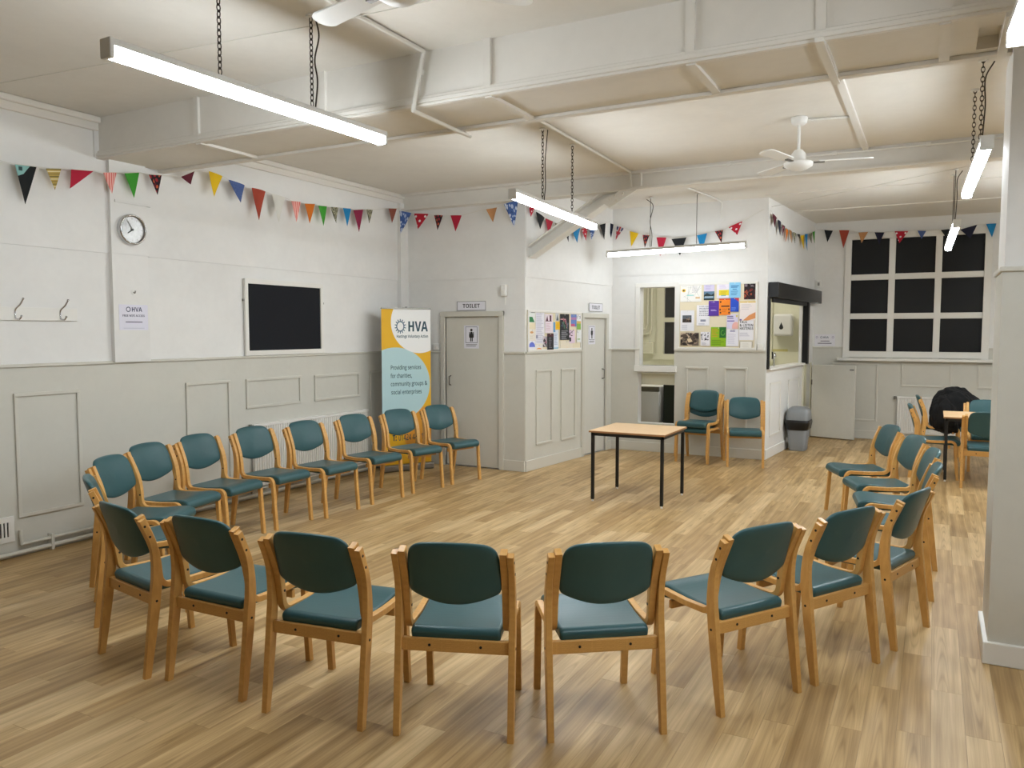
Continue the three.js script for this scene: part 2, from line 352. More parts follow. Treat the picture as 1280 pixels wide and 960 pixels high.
// --- north wall and big window
const north = wall('wall_north', 'far wall with the big dark window above grey panels', [-1.735, -13.6], [3.2, -13.6]);
twoTone(north, -0.02, north.L + 0.2, [[0.5, 2.4, 1.34, 3.18]]);
for (const [a, b, c, d] of [[0.3, 0.98, 0.28, 1.2], [1.3, 1.99, 0.845, 1.21], [2.32, 3.0, 0.845, 1.21], [3.3, 4.0, 0.28, 1.2]]) panelMould(north, a, b, c, d, M.greyTrim);
const win = onWall(north, 'window_1', 'nine-pane white framed window showing black night', 'window', 0, 0, 0, null, 'structure');
{
  const us = [0.5, 1.127, 1.761, 2.4], ys = [1.34, 1.935, 2.545, 3.18], t = 0.045;
  for (let i = 0; i < 4; i++) mesh('window_frame', bb(us[i] - (i ? t : 0.05), us[i] + (i < 3 ? t : 0.05), 1.28, 3.22, -0.06, i % 3 ? 0.012 : 0.0285, 0.006), M.trim, win);
  for (let i = 0; i < 4; i++) mesh('window_frame', bb(0.45, 2.45, ys[i] - (i ? t : 0.05), ys[i] + (i < 3 ? t : 0.05), -0.06, i % 3 ? 0.01 : 0.03, 0.006), M.trim, win);
  for (let i = 0; i < 3; i++) for (let j = 0; j < 3; j++) mesh('pane', bb(us[i], us[i + 1], ys[j], ys[j + 1], -0.05, -0.04), M.night, win);
  mesh('window_sill', bb(0.38, 2.52, 1.235, 1.28, -0.02, 0.11, 0.008), M.trim, win);
}
// --- walls out of view that close the room
const east = wall('wall_east', 'plain white wall with grey dado on the pillar side', [3.2, -13.6], [3.2, 5.0]);
twoTone(east, -0.2, east.L + 0.2);
const south = wall('wall_south', 'plain white wall with grey dado at the viewing end', [3.2, 5.0], [-6.07, 5.0]);
twoTone(south, -0.2, south.L + 0.2);
// --- pillar
const pillar = thing('pillar', 'square two-tone pillar with ledge and white skirting', 'pillar', [0.29, 0, -4.63], 0, null, 'structure');
mesh('upper_shaft', [bb(0.008, 0.75, 2.0, 3.11, -0.46, -0.008)], M.white, pillar);
mesh('lower_shaft', [bb(0, 0.76, 0, 2.0, -0.47, 0)], M.grey, pillar);
mesh('ledge', bb(-0.012, 0.77, 1.995, 2.02, -0.48, 0.012, 0.006), M.greyTrim, pillar);
mesh('skirting', bb(-0.022, 0.78, 0, 0.115, -0.49, 0.022, 0.006), M.trim, pillar);

// --- kitchen shell
const kback = wall('wall_kitchen_back', 'cream kitchen back wall with window and hand towel dispenser', [-4.9, -13.6], [-1.735, -13.6]);
mesh('cream_wall', plate(0, 3.16, 0, CEIL + 0.1, -0.2, 0, [[0.63, 2.48, 1.3, 2.95]]), M.cream, kback);
const kwin = onWall(kback, 'window_3', 'cream kitchen window with glazing bars against the night', 'window', 0, 0, 0, null, 'structure');
mesh('window_frame', [bb(0.55, 0.68, 1.22, 3.02, -0.06, 0.03), bb(2.44, 2.53, 1.22, 3.02, -0.06, 0.03), bb(0.55, 2.53, 2.92, 3.02, -0.06, 0.03), bb(0.5, 2.58, 1.2, 1.3, -0.06, 0.06)], M.creamTrim, kwin);
for (const u of [1.25, 1.87]) mesh('glazing_bar', bb(u - 0.035, u + 0.035, 1.3, 2.92, -0.05, 0.0), M.creamTrim, kwin);
mesh('glazing_bar', bb(0.68, 2.44, 1.86, 1.94, -0.05, 0.01), M.creamTrim, kwin);
{ const us = [0.68, 1.25, 1.87, 2.44], ys = [1.3, 1.9, 2.92]; for (let i = 0; i < 3; i++) for (let j = 0; j < 2; j++) mesh('pane', bb(us[i], us[i + 1], ys[j], ys[j + 1], -0.045, -0.035), M.night, kwin); }
const kwest = wall('wall_kitchen_west', 'cream kitchen end wall seen through the serving window', [-4.9, -10.84], [-4.9, -13.6]);
mesh('cream_wall', bb(0, 2.76, 0, CEIL + 0.1, -0.1, 0), M.cream, kwest);
const kfront = wall('wall_kitchen_front', 'cream inner face of the kitchen partition', [-1.95, -10.84], [-4.9, -10.84]);
mesh('cream_wall', plate(0, 2.95, 0, CEIL + 0.05, -0.002, 0, [[1.21, 1.73, 1.2, 2.33], [1.2, 1.75, 0.39, 1.12]]), M.cream, kfront);
mesh('return_wall', bb(2.15, 2.95, 0, CEIL + 0.05, -0.1, -0.01), M.cream, kfront);
{ // kitchen lamp
  const l = thing('kitchen_light', 'ceiling batten light inside the kitchen', 'light', [-3.1, 3.36, -12.2]);
  mesh('housing', bb(-0.6, 0.6, 0.03, 0.07, -0.06, 0.06, 0.006), M.plastic, l);
  mesh('diffuser', bb(-0.59, 0.59, -0.02, 0.03, -0.05, 0.05, 0.01), std({ color: 0xffffff, emissive: new THREE.Color(1, 0.97, 0.86), emissiveIntensity: 20 }), l);
  const a = new THREE.RectAreaLight(new THREE.Color(1, 0.97, 0.86), 60, 1.18, 0.1); a.position.set(0, -0.025, 0); a.rotation.x = -Math.PI / 2; l.add(a);
}
{ const t = onWall(kback, 'towel_dispenser', 'white paper towel dispenser with dark drop emblem in the kitchen', 'dispenser', 2.72, 1.79, 0.002);
  mesh('body', bb(-0.15, 0.15, -0.17, 0.19, 0, 0.2, 0.04), M.plastic, t);
  mesh('emblem', [new THREE.CylinderGeometry(0.032, 0.032, 0.004, 20).rotateX(Math.PI / 2).translate(-0.02, -0.03, 0.2), new THREE.ConeGeometry(0.028, 0.07, 16).scale(1, 1, 0.06).translate(-0.02, 0.022, 0.2)], M.switchDark, t); }
{ const t = thing('kitchen_counter', 'cream worktop run under the kitchen window', 'worktop', [-3.3, 0, -13.3]);
  mesh('worktop', bb(-1.5, 1.3, 1.06, 1.1, -0.29, 0.3, 0.008), M.cream, t); mesh('base_unit', bb(-1.5, 1.3, 0.0, 1.06, -0.29, 0.25), M.creamTrim, t); }
{ const t = thing('serving_shelf', 'cream shelf behind the low opening under the serving window', 'shelf', [-3.43, 1.0, -11.2]);
  mesh('board', bb(-0.5, 0.6, 0.0, 0.04, 0.12, 0.3, 0.006), M.cream, t); mesh('front_edge', bb(-0.5, 0.6, -0.06, 0.1, 0.3, 0.33, 0.006), M.cream, t); mesh('bracket', [bb(-0.48, -0.44, -1.0, 0, 0.15, 0.28), bb(0.5, 0.54, -1.0, 0, 0.15, 0.28)], M.creamTrim, t); }
{ const t = thing('under_counter_fridge', 'white small fridge inside the low opening', 'fridge', [-3.86, 0, -11.75]);
  mesh('body', bb(-0.22, 0.22, 0.02, 0.86, -0.25, 0.2, 0.01), M.plastic, t); mesh('door', bb(-0.22, 0.22, 0.03, 0.78, 0.2, 0.24, 0.01), M.plastic, t); mesh('control_strip', bb(-0.22, 0.22, 0.79, 0.86, 0.2, 0.235, 0.008), M.steel, t); mesh('foot', [bb(-0.2, -0.16, 0, 0.02, 0.1, 0.14), bb(0.16, 0.2, 0, 0.02, 0.1, 0.14), bb(-0.2, -0.16, 0, 0.02, -0.2, -0.16), bb(0.16, 0.2, 0, 0.02, -0.2, -0.16)], M.black, t); }
{ const t = thing('kitchen_cupboard', 'dark green cupboard panel beside the small fridge', 'cupboard', [-3.3, 0, -11.8]);
  mesh('panel', bb(-0.3, 0.4, 0, 0.9, -0.2, 0.2, 0.008), M.greenPanel, t); mesh('plinth', bb(-0.3, 0.4, 0, 0.08, 0.2, 0.21), M.black, t); }
{ const t = onWall(kback, 'kitchen_pipework', 'cream painted pipes looping down the kitchen wall', 'pipe', 0, 0, 0.03);
  mesh('pipe', tube([[0.45, 3.4, 0], [0.45, 1.75, 0], [0.42, 1.66, 0], [0.2, 1.62, 0]], 0.016), M.creamTrim, t);
  mesh('pipe', tube([[0.38, 3.4, 0], [0.38, 1.82, 0], [0.34, 1.74, 0], [0.2, 1.71, 0]], 0.014), M.creamTrim, t);
  mesh('valve_box', bb(0.12, 0.26, 1.85, 2.1, -0.03, 0.05, 0.01), M.creamTrim, t);
  mesh('meter_box', bb(0.15, 0.5, 1.3, 1.5, -0.03, 0.06, 0.01), M.creamTrim, t); }
{ const t = thing('water_tap', 'chrome lever tap on the kitchen hatch counter', 'tap', kit.at(0.62, 1.215, -0.05), kit.turn);
  mesh('spout', tube([[0, 0, 0], [0, 0.13, 0], [0.02, 0.17, 0], [0.07, 0.17, 0], [0.09, 0.13, 0]], 0.011, 8, true), M.chrome, t); mesh('lever', bb(-0.012, 0.012, 0.1, 0.2, -0.03, -0.015, 0.005), M.black, t); }
{ const t = onWall(kback, 'kitchen_notice', 'small yellow strip notice on the kitchen wall', 'sign', 2.66, 1.385, 0.002);
  mesh('notice', bb(-0.12, 0.12, -0.02, 0.02, 0, 0.003), std({ map: canvasTex(256, 48, (c, w, h) => { c.fillStyle = '#d8cf8e'; c.fillRect(0, 0, w, h); c.fillStyle = '#333'; for (let i = 0; i < 9; i++) c.fillRect(14 + i * 26, 14, 18, 20); }), roughness: 0.8 }), t); }

// ------------------------------------------------------------------ pendant lights
function chainGeo(x, y0, y1, z) {
  const out = [], p = 0.03;
  for (let y = y0, i = 0; y < y1; y += p, i++) out.push(new THREE.TorusGeometry(0.0105, 0.0027, 5, 10).scale(1, 1.75, 1).rotateY(i % 2 ? Math.PI / 2 : 0).translate(x, y + p / 2, z));
  return merge(out);
}
function pendant(label, A, B, hang, kind = 'chain', cordAt, power = 1) {
  const a = V(...A), b = V(...B), m = a.clone().add(b).multiplyScalar(0.5), L = a.distanceTo(b), d = b.clone().sub(a);
  const g = thing('pendant_light', label, 'light', [m.x, m.y, m.z], Math.atan2(-d.z, d.x), 'hanging tube lights');
  const tilt = Math.atan2(d.y, Math.hypot(d.x, d.z));
  const rot = (q) => q.rotateZ(tilt);
  mesh('housing', rot(bb(-L / 2, L / 2, 0.012, 0.045, -0.035, 0.035, 0.006)), M.housing, g);
  for (const s of [-1, 1]) mesh('end_cap', rot(bb(s * L / 2 - 0.012, s * L / 2 + 0.012, -0.038, 0.046, -0.036, 0.036, 0.006)), M.housing, g);
  const prof = []; for (let i = 0; i <= 16; i++) { const t = Math.PI * i / 16; prof.push(new THREE.Vector2(Math.cos(t) * 0.034, 0.012 - Math.pow(Math.sin(t), 0.6) * 0.05)); }
  const dif = new THREE.ExtrudeGeometry(new THREE.Shape(prof.reverse()), { depth: L - 0.03, bevelEnabled: false }).translate(0, 0, -(L - 0.03) / 2).rotateY(Math.PI / 2);
  let glow = M.glow; if (power !== 1) { glow = M.glow.clone(); glow.emissiveIntensity = TUBE * power; }
  mesh('diffuser', rot(dif), glow, g);
  const lamp = new THREE.RectAreaLight(TUBE_RGB, TUBE * 0.5 * power, L - 0.03, 0.05);
  lamp.position.set(0, -0.04, 0); lamp.rotation.set(-Math.PI / 2, 0, 0); g.add(lamp);
  for (const u of hang) {
    const y0 = 0.055 + u * Math.tan(tilt), y1 = CEIL - m.y - 0.012;
    if (kind === 'chain') mesh('chain', chainGeo(u, y0, y1, 0), M.chain, g);
    else mesh('wire', tube([[u, y0, 0], [u, y1, 0]], 0.004), M.chain, g);
    mesh('ceiling_hook', new THREE.CylinderGeometry(0.022, 0.03, 0.014, 14).translate(u, CEIL - m.y - 0.007, 0), M.plastic, g);
  }
  if (cordAt !== undefined) {
    const u = hang[cordAt], y1 = CEIL - m.y;
    mesh('supply_cord', tube([[u + 0.02, 0.055, 0.006], [u + 0.03, 0.2, 0.014], [u + 0.005, y1 * 0.55, 0.02], [u + 0.04, y1 - 0.1, 0.02], [u - 0.03, y1 - 0.03, 0.06]], 0.0045, 6, true, 40), M.chain, g);
  }
  return g;
}
pendant('long glowing tube light hung on chains over the banner side, south of the boxed beam', [-3.11, 2.885, -2.2], [-3.05, 2.885, -4.0], [-0.32, 0.3], 'chain', 1);
pendant('glowing tube light on chains in front of the knee brace', [-2.99, 2.785, -5.6], [-3.03, 2.745, -7.4], [-0.33, 0.33], 'chain', 0);
pendant('glowing tube light on wires along the notice board wall', [-3.9, 2.73, -10.02], [-2.06, 2.755, -9.9], [-0.32, 0.3], 'wire', 0, 0.3);
pendant('glowing tube light on chains just beyond the pillar', [0.235, 2.79, -5.41], [0.19, 2.775, -7.21], [-0.35, 0.35], 'chain', 0);
pendant('glowing tube light on thin wires in front of the big dark window', [0.165, 2.78, -9.2], [0.115, 2.71, -11.0], [-0.32, 0.0], 'wire', 0);
pendant('glowing tube light on chains beyond the pillar above the long table', [1.95, 2.78, -9.2], [1.9, 2.78, -11.0], [-0.35, 0.35], 'chain', 0);
pendant('glowing tube light on chains beside the pillar face', [0.30, 2.78, -1.7], [0.235, 2.78, -3.5], [-0.35, 0.35], 'chain', 0);

// ------------------------------------------------------------------ chairs
function makeChair() {
  const g = new THREE.Group();
  const rear = smoothPath([[-0.268, 0], [-0.240, 0.2], [-0.214, 0.40], [-0.204, 0.52], [-0.218, 0.65], [-0.272, 0.785]], 26);
  const T = rear.map((_, i) => 0.032 + 0.018 * Math.sin(Math.PI * Math.min(1, i / 22)));
  const fr = [];
  for (const p of smoothPath([[-0.266, 0.797], [-0.206, 0.65], [-0.186, 0.56], [-0.178, 0.495]], 14)) fr.push(p);
  for (let i = 1; i <= 8; i++) { const t = Math.PI / 2 * i / 8; fr.push([-0.176 + 0.055 * (1 - Math.cos(t)), 0.485 - 0.052 * Math.sin(t)]); }
  fr.push([0.0, 0.43], [0.12, 0.436]);
  for (let i = 0; i <= 8; i++) { const t = Math.PI / 2 * i / 8; fr.push([0.146 + 0.048 * Math.sin(t), 0.39 + 0.048 * Math.cos(t)]); }
  fr.push([0.206, 0.2], [0.222, 0]);
  for (const s of [-1, 1]) {
    const leg = mesh('rear_leg', strip(rear, T, 0.028, s * 0.243), M.beech, g);
    for (const [z, y] of [[-0.262, 0.755], [-0.238, 0.70], [-0.214, 0.375]]) mesh('bolt', new THREE.CylinderGeometry(0.006, 0.006, 0.003, 10).rotateZ(Math.PI / 2).translate(s * 0.2572, y, z), M.bolt, leg);
    const f = mesh('side_frame', strip(fr, fr.map((_, i) => i < 14 ? 0.042 - 0.013 * i / 14 : 0.029), 0.031, s * 0.213), M.beech, g);
    mesh('bolt', new THREE.CylinderGeometry(0.006, 0.006, 0.003, 10).rotateZ(Math.PI / 2).translate(s * 0.1968, 0.53, -0.178), M.bolt, f);
  }
  const rail = mesh('rear_rail', bb(-0.229, 0.229, 0.348, 0.404, -0.224, -0.2, 0.004), M.beech, g);
  for (const x of [-0.11, 0.11]) mesh('bolt', new THREE.CylinderGeometry(0.006, 0.006, 0.003, 10).rotateX(Math.PI / 2).translate(x, 0.377, -0.2246), M.bolt, rail);
  mesh('front_rail', bb(-0.198, 0.198, 0.355, 0.395, 0.12, 0.142, 0.004), M.beech, g);
  // seat cushion
  const s = new THREE.Shape();
  s.moveTo(-0.2, 0.412); s.lineTo(-0.203, 0.424); s.quadraticCurveTo(-0.203, 0.436, -0.185, 0.438); s.quadraticCurveTo(-0.02, 0.43, 0.1, 0.447); s.quadraticCurveTo(0.2, 0.462, 0.228, 0.438); s.quadraticCurveTo(0.242, 0.415, 0.226, 0.4); s.quadraticCurveTo(0.19, 0.398, 0.14, 0.408); s.lineTo(-0.2, 0.412);
  const seat = new THREE.ExtrudeGeometry(s, { depth: 0.358, bevelEnabled: true, bevelSize: 0.011, bevelThickness: 0.014, bevelSegments: 4, curveSegments: 10 }).translate(0, 0, -0.179).rotateY(-Math.PI / 2);
  { // crown across the width
    const p = seat.attributes.position; for (let i = 0; i < p.count; i++) if (p.getY(i) > 0.425) p.setY(i, p.getY(i) + 0.006 * (1 - (p.getX(i) / 0.19) ** 2));
    seat.computeVertexNormals();
  }
  mesh('seat', seat, M.vinyl, g);
  // backrest: padded shell, rings from the middle out to a rounded outline
  const half = [[0, 0.842], [0.1, 0.838], [0.15, 0.829], [0.179, 0.807], [0.191, 0.775], [0.1965, 0.73], [0.198, 0.68], [0.1975, 0.635], [0.19, 0.61], [0.16, 0.592], [0.1, 0.571], [0.05, 0.56], [0, 0.557]];
  const oc = new THREE.CatmullRomCurve3([...half, ...half.slice(1, -1).reverse().map(([x, y]) => [-x, y])].map(([x, y]) => V(x, y, 0)), true, 'centripetal').getPoints(72).slice(0, 72);
  const RN = [0, 0.3, 0.55, 0.75, 0.88, 0.95, 0.985, 1], bp = [], bi = [], bu = [];
  const wrapZ = (x, y) => { const k = y - 0.55; return -0.196 - 0.55 * k * k - 0.13 * k - 0.026 * (1 - (x / 0.2) ** 2); };
  for (const f of [1, -1]) RN.forEach(r => oc.forEach(q => { const x = q.x * r, y = 0.7 + (q.y - 0.7) * r; bp.push(x, y, wrapZ(x, y) + f * (0.004 + 0.015 * Math.pow(1 - r ** 8, 0.5) + 0.004 * (1 - r * r))); bu.push(x, y); }));
  const ON = 72, RL = RN.length;
  for (let f = 0; f < 2; f++) for (let k = 0; k + 1 < RL; k++) for (let i = 0; i < ON; i++) { const a0 = (f * RL + k) * ON + i, b0 = (f * RL + k) * ON + (i + 1) % ON; f ? bi.push(a0, a0 + ON, b0, b0, a0 + ON, b0 + ON) : bi.push(a0, b0, a0 + ON, b0, b0 + ON, a0 + ON); }
  for (let i = 0; i < ON; i++) { const a0 = (RL - 1) * ON + i, b0 = (RL - 1) * ON + (i + 1) % ON, c0 = a0 + RL * ON, d0 = b0 + RL * ON; bi.push(a0, b0, c0, b0, d0, c0); }
  const back = new THREE.BufferGeometry(); back.setAttribute('position', new THREE.Float32BufferAttribute(bp, 3)); back.setAttribute('uv', new THREE.Float32BufferAttribute(bu, 2)); back.setIndex(bi); back.computeVertexNormals();
  mesh('backrest', back, M.vinyl, g);
  return g;
}
const chairProto = makeChair();
let chairFirst = true;
function chair(x, z, ang, label, group, y = 0, tip = 0) {
  const c = chairFirst ? chairProto : chairProto.clone(); chairFirst = false;
  c.name = numbered('stacking_chair'); c.userData = {};
  tag(c, label, 'chair', group);
  c.position.set(x, y, z); c.rotation.order = 'YXZ'; c.rotation.set(tip, ang * D, 0); scene.add(c);
  return c;
}
const ord = ['first', 'second', 'third', 'fourth', 'fifth', 'sixth', 'seventh', 'eighth', 'ninth', 'tenth', 'eleventh', 'twelfth'];
const RING = 'teal chairs set in a ring';
// along the west wall, counted from the toilet door
[[-4.83, -7.59, 75], [-4.94, -6.98, 77], [-5.01, -6.34, 82], [-5.04, -5.67, 87], [-5.13, -5.12, 90], [-5.13, -4.55, 97], [-5.04, -4.03, 102], [-4.74, -3.55, 113], [-4.25, -3.14, 146]].forEach(([x, z, a], i) =>
  chair(x, z, a, i ? `teal and beech chair in the ring, ${ord[i]} along from the toilet door` : 'teal and beech ring chair standing before the grey toilet door', RING));
// the other arc, counted from the open end by the bin
const back25 = (mx, mz, fx, fz) => [mx + 0.25 * fx, mz + 0.25 * fz, Math.atan2(fx, fz) / D];
[[-0.57, -7.86, -66], [-0.36, -7.16, -68], [-0.25, -6.46, -80], [-0.24, -5.78, -88],
  back25(-0.078, -4.817, -0.952, -0.307), back25(-0.348, -4.162, -0.863, -0.505), back25(-0.664, -3.632, -0.84, -0.543), back25(-1.168, -3.027, -0.593, -0.805),
  back25(-1.729, -2.716, -0.351, -0.936), back25(-2.349, -2.554, -0.149, -0.989), back25(-3.004, -2.538, -0.025, -1), back25(-3.592, -2.536, 0.181, -0.983)].forEach(([x, z, a], i) =>
  chair(x, z, a, i ? `teal and beech chair in the ring, ${ord[i]} along from its open end facing the bin` : 'teal and beech ring chair at the open end, facing the square table', RING));
// by the notice board
const S0 = 'chairs under the notice board';
chair(-2.70, -10.24, -6, 'teal chair at the bottom of the stack of two under the notice board', S0);
chair(-2.695, -10.19, -6, 'teal chair lifted on top of the stack of two under the notice board', S0, 0.075);
chair(-2.09, -10.2, 14, 'single teal chair under the notice board, between the stack and the bin', S0);
// round the far table
const S1 = 'chairs around the far table';
chair(0.55, -10.05, 180, 'teal chair pushed in with its back to the hall at the table beyond the pillar', S1);
chair(0.06, -10.46, 90, 'teal chair side-on at the bare end of the table beyond the pillar', S1);
chair(0.12, -11.95, 92, 'teal chair with a black coat over it near the far radiator', S1);
chair(0.62, -11.2, 2, 'teal chair facing the hall across the table beyond the pillar', S1);

// ------------------------------------------------------------------ tables
function makeTable(name, label, x0, x1, z0, z1, h) {
  const cx = (x0 + x1) / 2, cz = (z0 + z1) / 2, w = (x1 - x0) / 2, d = (z1 - z0) / 2;
  const t = thing(name, label, 'table', [cx, 0, cz]);
  mesh('table_top', bb(-w, w, h - 0.018, h, -d, d, 0.003), M.tableTop, t);
  mesh('edge_band', [bb(-w - 0.002, w + 0.002, h - 0.02, h - 0.004, -d - 0.002, -d + 0.001), bb(-w - 0.002, w + 0.002, h - 0.02, h - 0.004, d - 0.001, d + 0.002), bb(-w - 0.002, -w + 0.001, h - 0.02, h - 0.004, -d, d), bb(w - 0.001, w + 0.002, h - 0.02, h - 0.004, -d, d)], M.tableEdge, t);
  const i = 0.016, k = 0.03;
  mesh('apron', [bb(-w + i, w - i, h - 0.052, h - 0.02, -d + i, -d + i + 0.025), bb(-w + i, w - i, h - 0.052, h - 0.02, d - i - 0.025, d - i), bb(-w + i, -w + i + 0.025, h - 0.052, h - 0.02, -d + i, d - i), bb(w - i - 0.025, w - i, h - 0.052, h - 0.02, -d + i, d - i)], M.black, t);
  for (const sx of [-1, 1]) for (const sz of [-1, 1]) {
    const x = sx * (w - i - k / 2), z = sz * (d - i - k / 2);
    const leg = mesh('leg', bb(x - k / 2, x + k / 2, 0.02, h - 0.05, z - k / 2, z + k / 2, 0.003), M.black, t);
    mesh('glide', new THREE.CylinderGeometry(0.008, 0.012, 0.021, 10).translate(x, 0.0105, z), M.plastic, leg);
  }
}
makeTable('square_table', 'small square beech table with black steel legs inside the ring', -3.005, -2.23, -8.0, -7.245, 0.715);
makeTable('long_table', 'beech topped table with black legs beyond the pillar', 0.125, 1.3, -10.84, -10.09, 0.74);

// ------------------------------------------------------------------ pull-up banner
{
  const a = V(-5.66, 0, -7.70), b = V(-5.20, 0, -8.26);
  const A = V(-5.80, 0, -7.55), B = V(-5.47, 0, -8.10);
  const d = B.clone().sub(A), L = d.length();
  const g = thing('banner_stand', 'yellow and pale blue pull-up banner behind the end chairs', 'banner', [A.x, 0, A.z], Math.atan2(-d.z, d.x));
  const tex = canvasTex(640, 1900, (c, w, h) => {
    const navy = '#1d4453', yel = '#eeb81c';
    c.fillStyle = yel; c.fillRect(0, 0, w, h);
    c.fillStyle = '#e8a233'; c.beginPath(); c.ellipse(w * 0.98, h * 0.80, w * 0.55, h * 0.17, 0, 0, 7); c.fill();
    c.fillStyle = '#bcdce0'; c.beginPath(); c.ellipse(w * 0.27, h * 0.485, w * 0.71, h * 0.235, 0, 0, 7); c.fill();
    c.fillStyle = '#f6f7f6'; c.beginPath(); c.ellipse(w * 0.77, h * 0.09, w * 0.58, h * 0.198, 0, 0, 7); c.fill();
    c.strokeStyle = '#4d6a80'; c.lineWidth = 13; c.beginPath(); c.ellipse(242, 222, 46, 57, 0, 0, 7); c.stroke();
    c.lineWidth = 12; for (let i = 0; i < 14; i++) { const t = (i + 0.5) / 14 * Math.PI * 2; c.beginPath(); c.moveTo(242 + 50 * Math.cos(t), 222 + 62 * Math.sin(t)); c.lineTo(242 + 72 * Math.cos(t), 222 + 88 * Math.sin(t)); c.stroke(); }
    const put = (t, x, y, font, width) => { c.font = font; const k = width / c.measureText(t).width; c.save(); c.translate(x, y); c.scale(k, 1); c.fillText(t, 0, 0); c.strokeStyle = c.fillStyle; c.lineWidth = 2; c.strokeText(t, 0, 0); c.restore(); };
    c.fillStyle = navy; put('HVA', 335, 282, 'bold 168px sans-serif', 268);
    put('Hastings Voluntary Action', 192, 358, '46px sans-serif', 416);
    put('Providing services', 111, 742, '70px sans-serif', 400); put('for charities,', 111, 842, '70px sans-serif', 280); put('community groups &', 111, 940, '70px sans-serif', 480); put('social enterprises', 117, 1040, '70px sans-serif', 400);
    put('T:', 128, 1606, 'bold 100px sans-serif', 56); put('01424 444 110', 205, 1606, '100px sans-serif', 400);
  });
  const pg = new THREE.PlaneGeometry(L, 1.9, 10, 20).translate(L / 2, 0.08 + 0.95, 0.0);
  mesh('printed_sheet', pg, std({ map: tex, roughness: 0.6, side: THREE.DoubleSide }), g);
  mesh('back_sheet', bb(0.002, L - 0.002, 0.09, 1.97, -0.003, -0.001), M.black, g);
  mesh('top_rail', [bb(-0.005, L + 0.005, 1.965, 1.985, -0.012, 0.012, 0.004), bb(L / 2 - 0.012, L / 2 + 0.012, 1.985, 1.995, -0.008, 0.008)], M.steel, g);
  mesh('pole', tube([[L / 2, 0.06, -0.03], [L / 2, 1.97, -0.03]], 0.008), M.steel, g);
  mesh('base_cassette', bb(-0.02, L + 0.02, 0.0, 0.085, -0.06, 0.05, 0.02), M.steel, g);
}

// ------------------------------------------------------------------ ceiling fans
function fan(x, y, z, R, th0, label) {
  const f = thing('ceiling_fan', label, 'fan', [x, y, z], 0, 'ceiling fans');
  mesh('canopy', new THREE.LatheGeometry([[0, 0], [0.035, 0], [0.06, 0.02], [0.065, 0.06], [0.06, 0.065], [0, 0.065]].map(p => new THREE.Vector2(...p)), 20).translate(0, CEIL - y - 0.065, 0), M.plastic, f);
  mesh('down_rod', tube([[0, 0.05, 0], [0, CEIL - y - 0.05, 0]], 0.012), M.plastic, f);
  mesh('motor', new THREE.LatheGeometry([[0, -0.055], [0.06, -0.05], [0.11, -0.02], [0.115, 0.005], [0.1, 0.015], [0.06, 0.02], [0.055, 0.08], [0.03, 0.11], [0.012, 0.115], [0, 0.115]].map(p => new THREE.Vector2(...p)), 28), M.plastic, f);
  for (let i = 0; i < 3; i++) {
    const s = new THREE.Shape(); s.moveTo(0.16, -0.045); s.lineTo(R - 0.05, -0.06); s.quadraticCurveTo(R, -0.05, R, 0); s.quadraticCurveTo(R, 0.05, R - 0.05, 0.055); s.lineTo(0.16, 0.04);
    const b = new THREE.ExtrudeGeometry(s, { depth: 0.006, bevelEnabled: true, bevelSize: 0.002, bevelThickness: 0.002, bevelSegments: 1 }).rotateX(-Math.PI / 2 + 0.16).translate(0, 0.012, 0).rotateY(-(th0 + 120 * i) * D);
    const bl = mesh('blade', b, M.plastic, f);
    mesh('blade_iron', bb(0.08, 0.2, 0.0, 0.01, -0.015, 0.015).rotateY(-(th0 + 120 * i) * D), M.steel, bl);
  }
}
fan(-1.02, 3.06, -6.85, 0.56, 108, 'white three-blade ceiling fan between boxed beam and steel joist');
fan(-1.935, 3.07, -2.66, 0.56, -46, 'white three-blade ceiling fan south of the boxed beam');

// ------------------------------------------------------------------ conduits
function conduit(label, pts, r = 0.012, clips = []) {
  const t = thing('cable_conduit', label, 'conduit', [0, 0, 0]);
  mesh('conduit', tube(pts, r), M.trim, t);
  for (const [x, y, z] of clips) mesh('clip', bb(x - 0.02, x + 0.02, y - 0.016, y + 0.016, z - 0.016, z + 0.016, 0.004), M.trim, t);
}
conduit('white conduit dropping down the boxed beam face and along its underside', [[-2.82, CEIL - 0.016, 0.5], [-2.82, CEIL - 0.016, -4.12], [-2.9, 3.068, -4.12], [-2.93, 3.068, -4.85]], 0.014, [[-2.86, 3.3, -4.145]]);
conduit('white ceiling conduit running above the knee-brace tube light to the joist', [[-2.87, CEIL - 0.014, -4.85], [-2.95, CEIL - 0.014, -8.22], [-2.95, 3.26, -8.26]], 0.013);
conduit('white conduit along the steel joist', [[-2.83, 3.26, -8.24], [-2.83, 3.40, -8.24], [3.0, 3.40, -8.24]], 0.011, [[-1.9, 3.4, -8.24], [-0.9, 3.4, -8.24], [-0.1, 3.4, -8.24]]);
conduit('white conduit from the fan to the ceiling trunking', [[-1.02, CEIL - 0.012, -6.9], [-0.64, CEIL - 0.012, -6.98]], 0.011);
{ const t = thing('cable_trunking', 'square white cable trunking on the ceiling beside the fan', 'trunking', [0, 0, 0]);
  mesh('trunk', [bb(-0.65, -0.60, CEIL - 0.03, CEIL, -8.25, -4.81)], M.trim, t); mesh('beam_drop', [bb(-0.55, -0.51, 3.08, 3.1, -4.85, -4.1)], M.trim, t); }
conduit('thin conduit bent over the notice board wall', [[-2.78, 3.415, -8.45], [-2.55, 3.415, -10.4], [-2.55, 3.415, -10.67], [-2.55, 3.2, -10.67]], 0.01);
conduit('short conduit stub between joist and serving wall', [[-3.0, 3.415, -8.45], [-3.4, 3.415, -9.5]], 0.01);
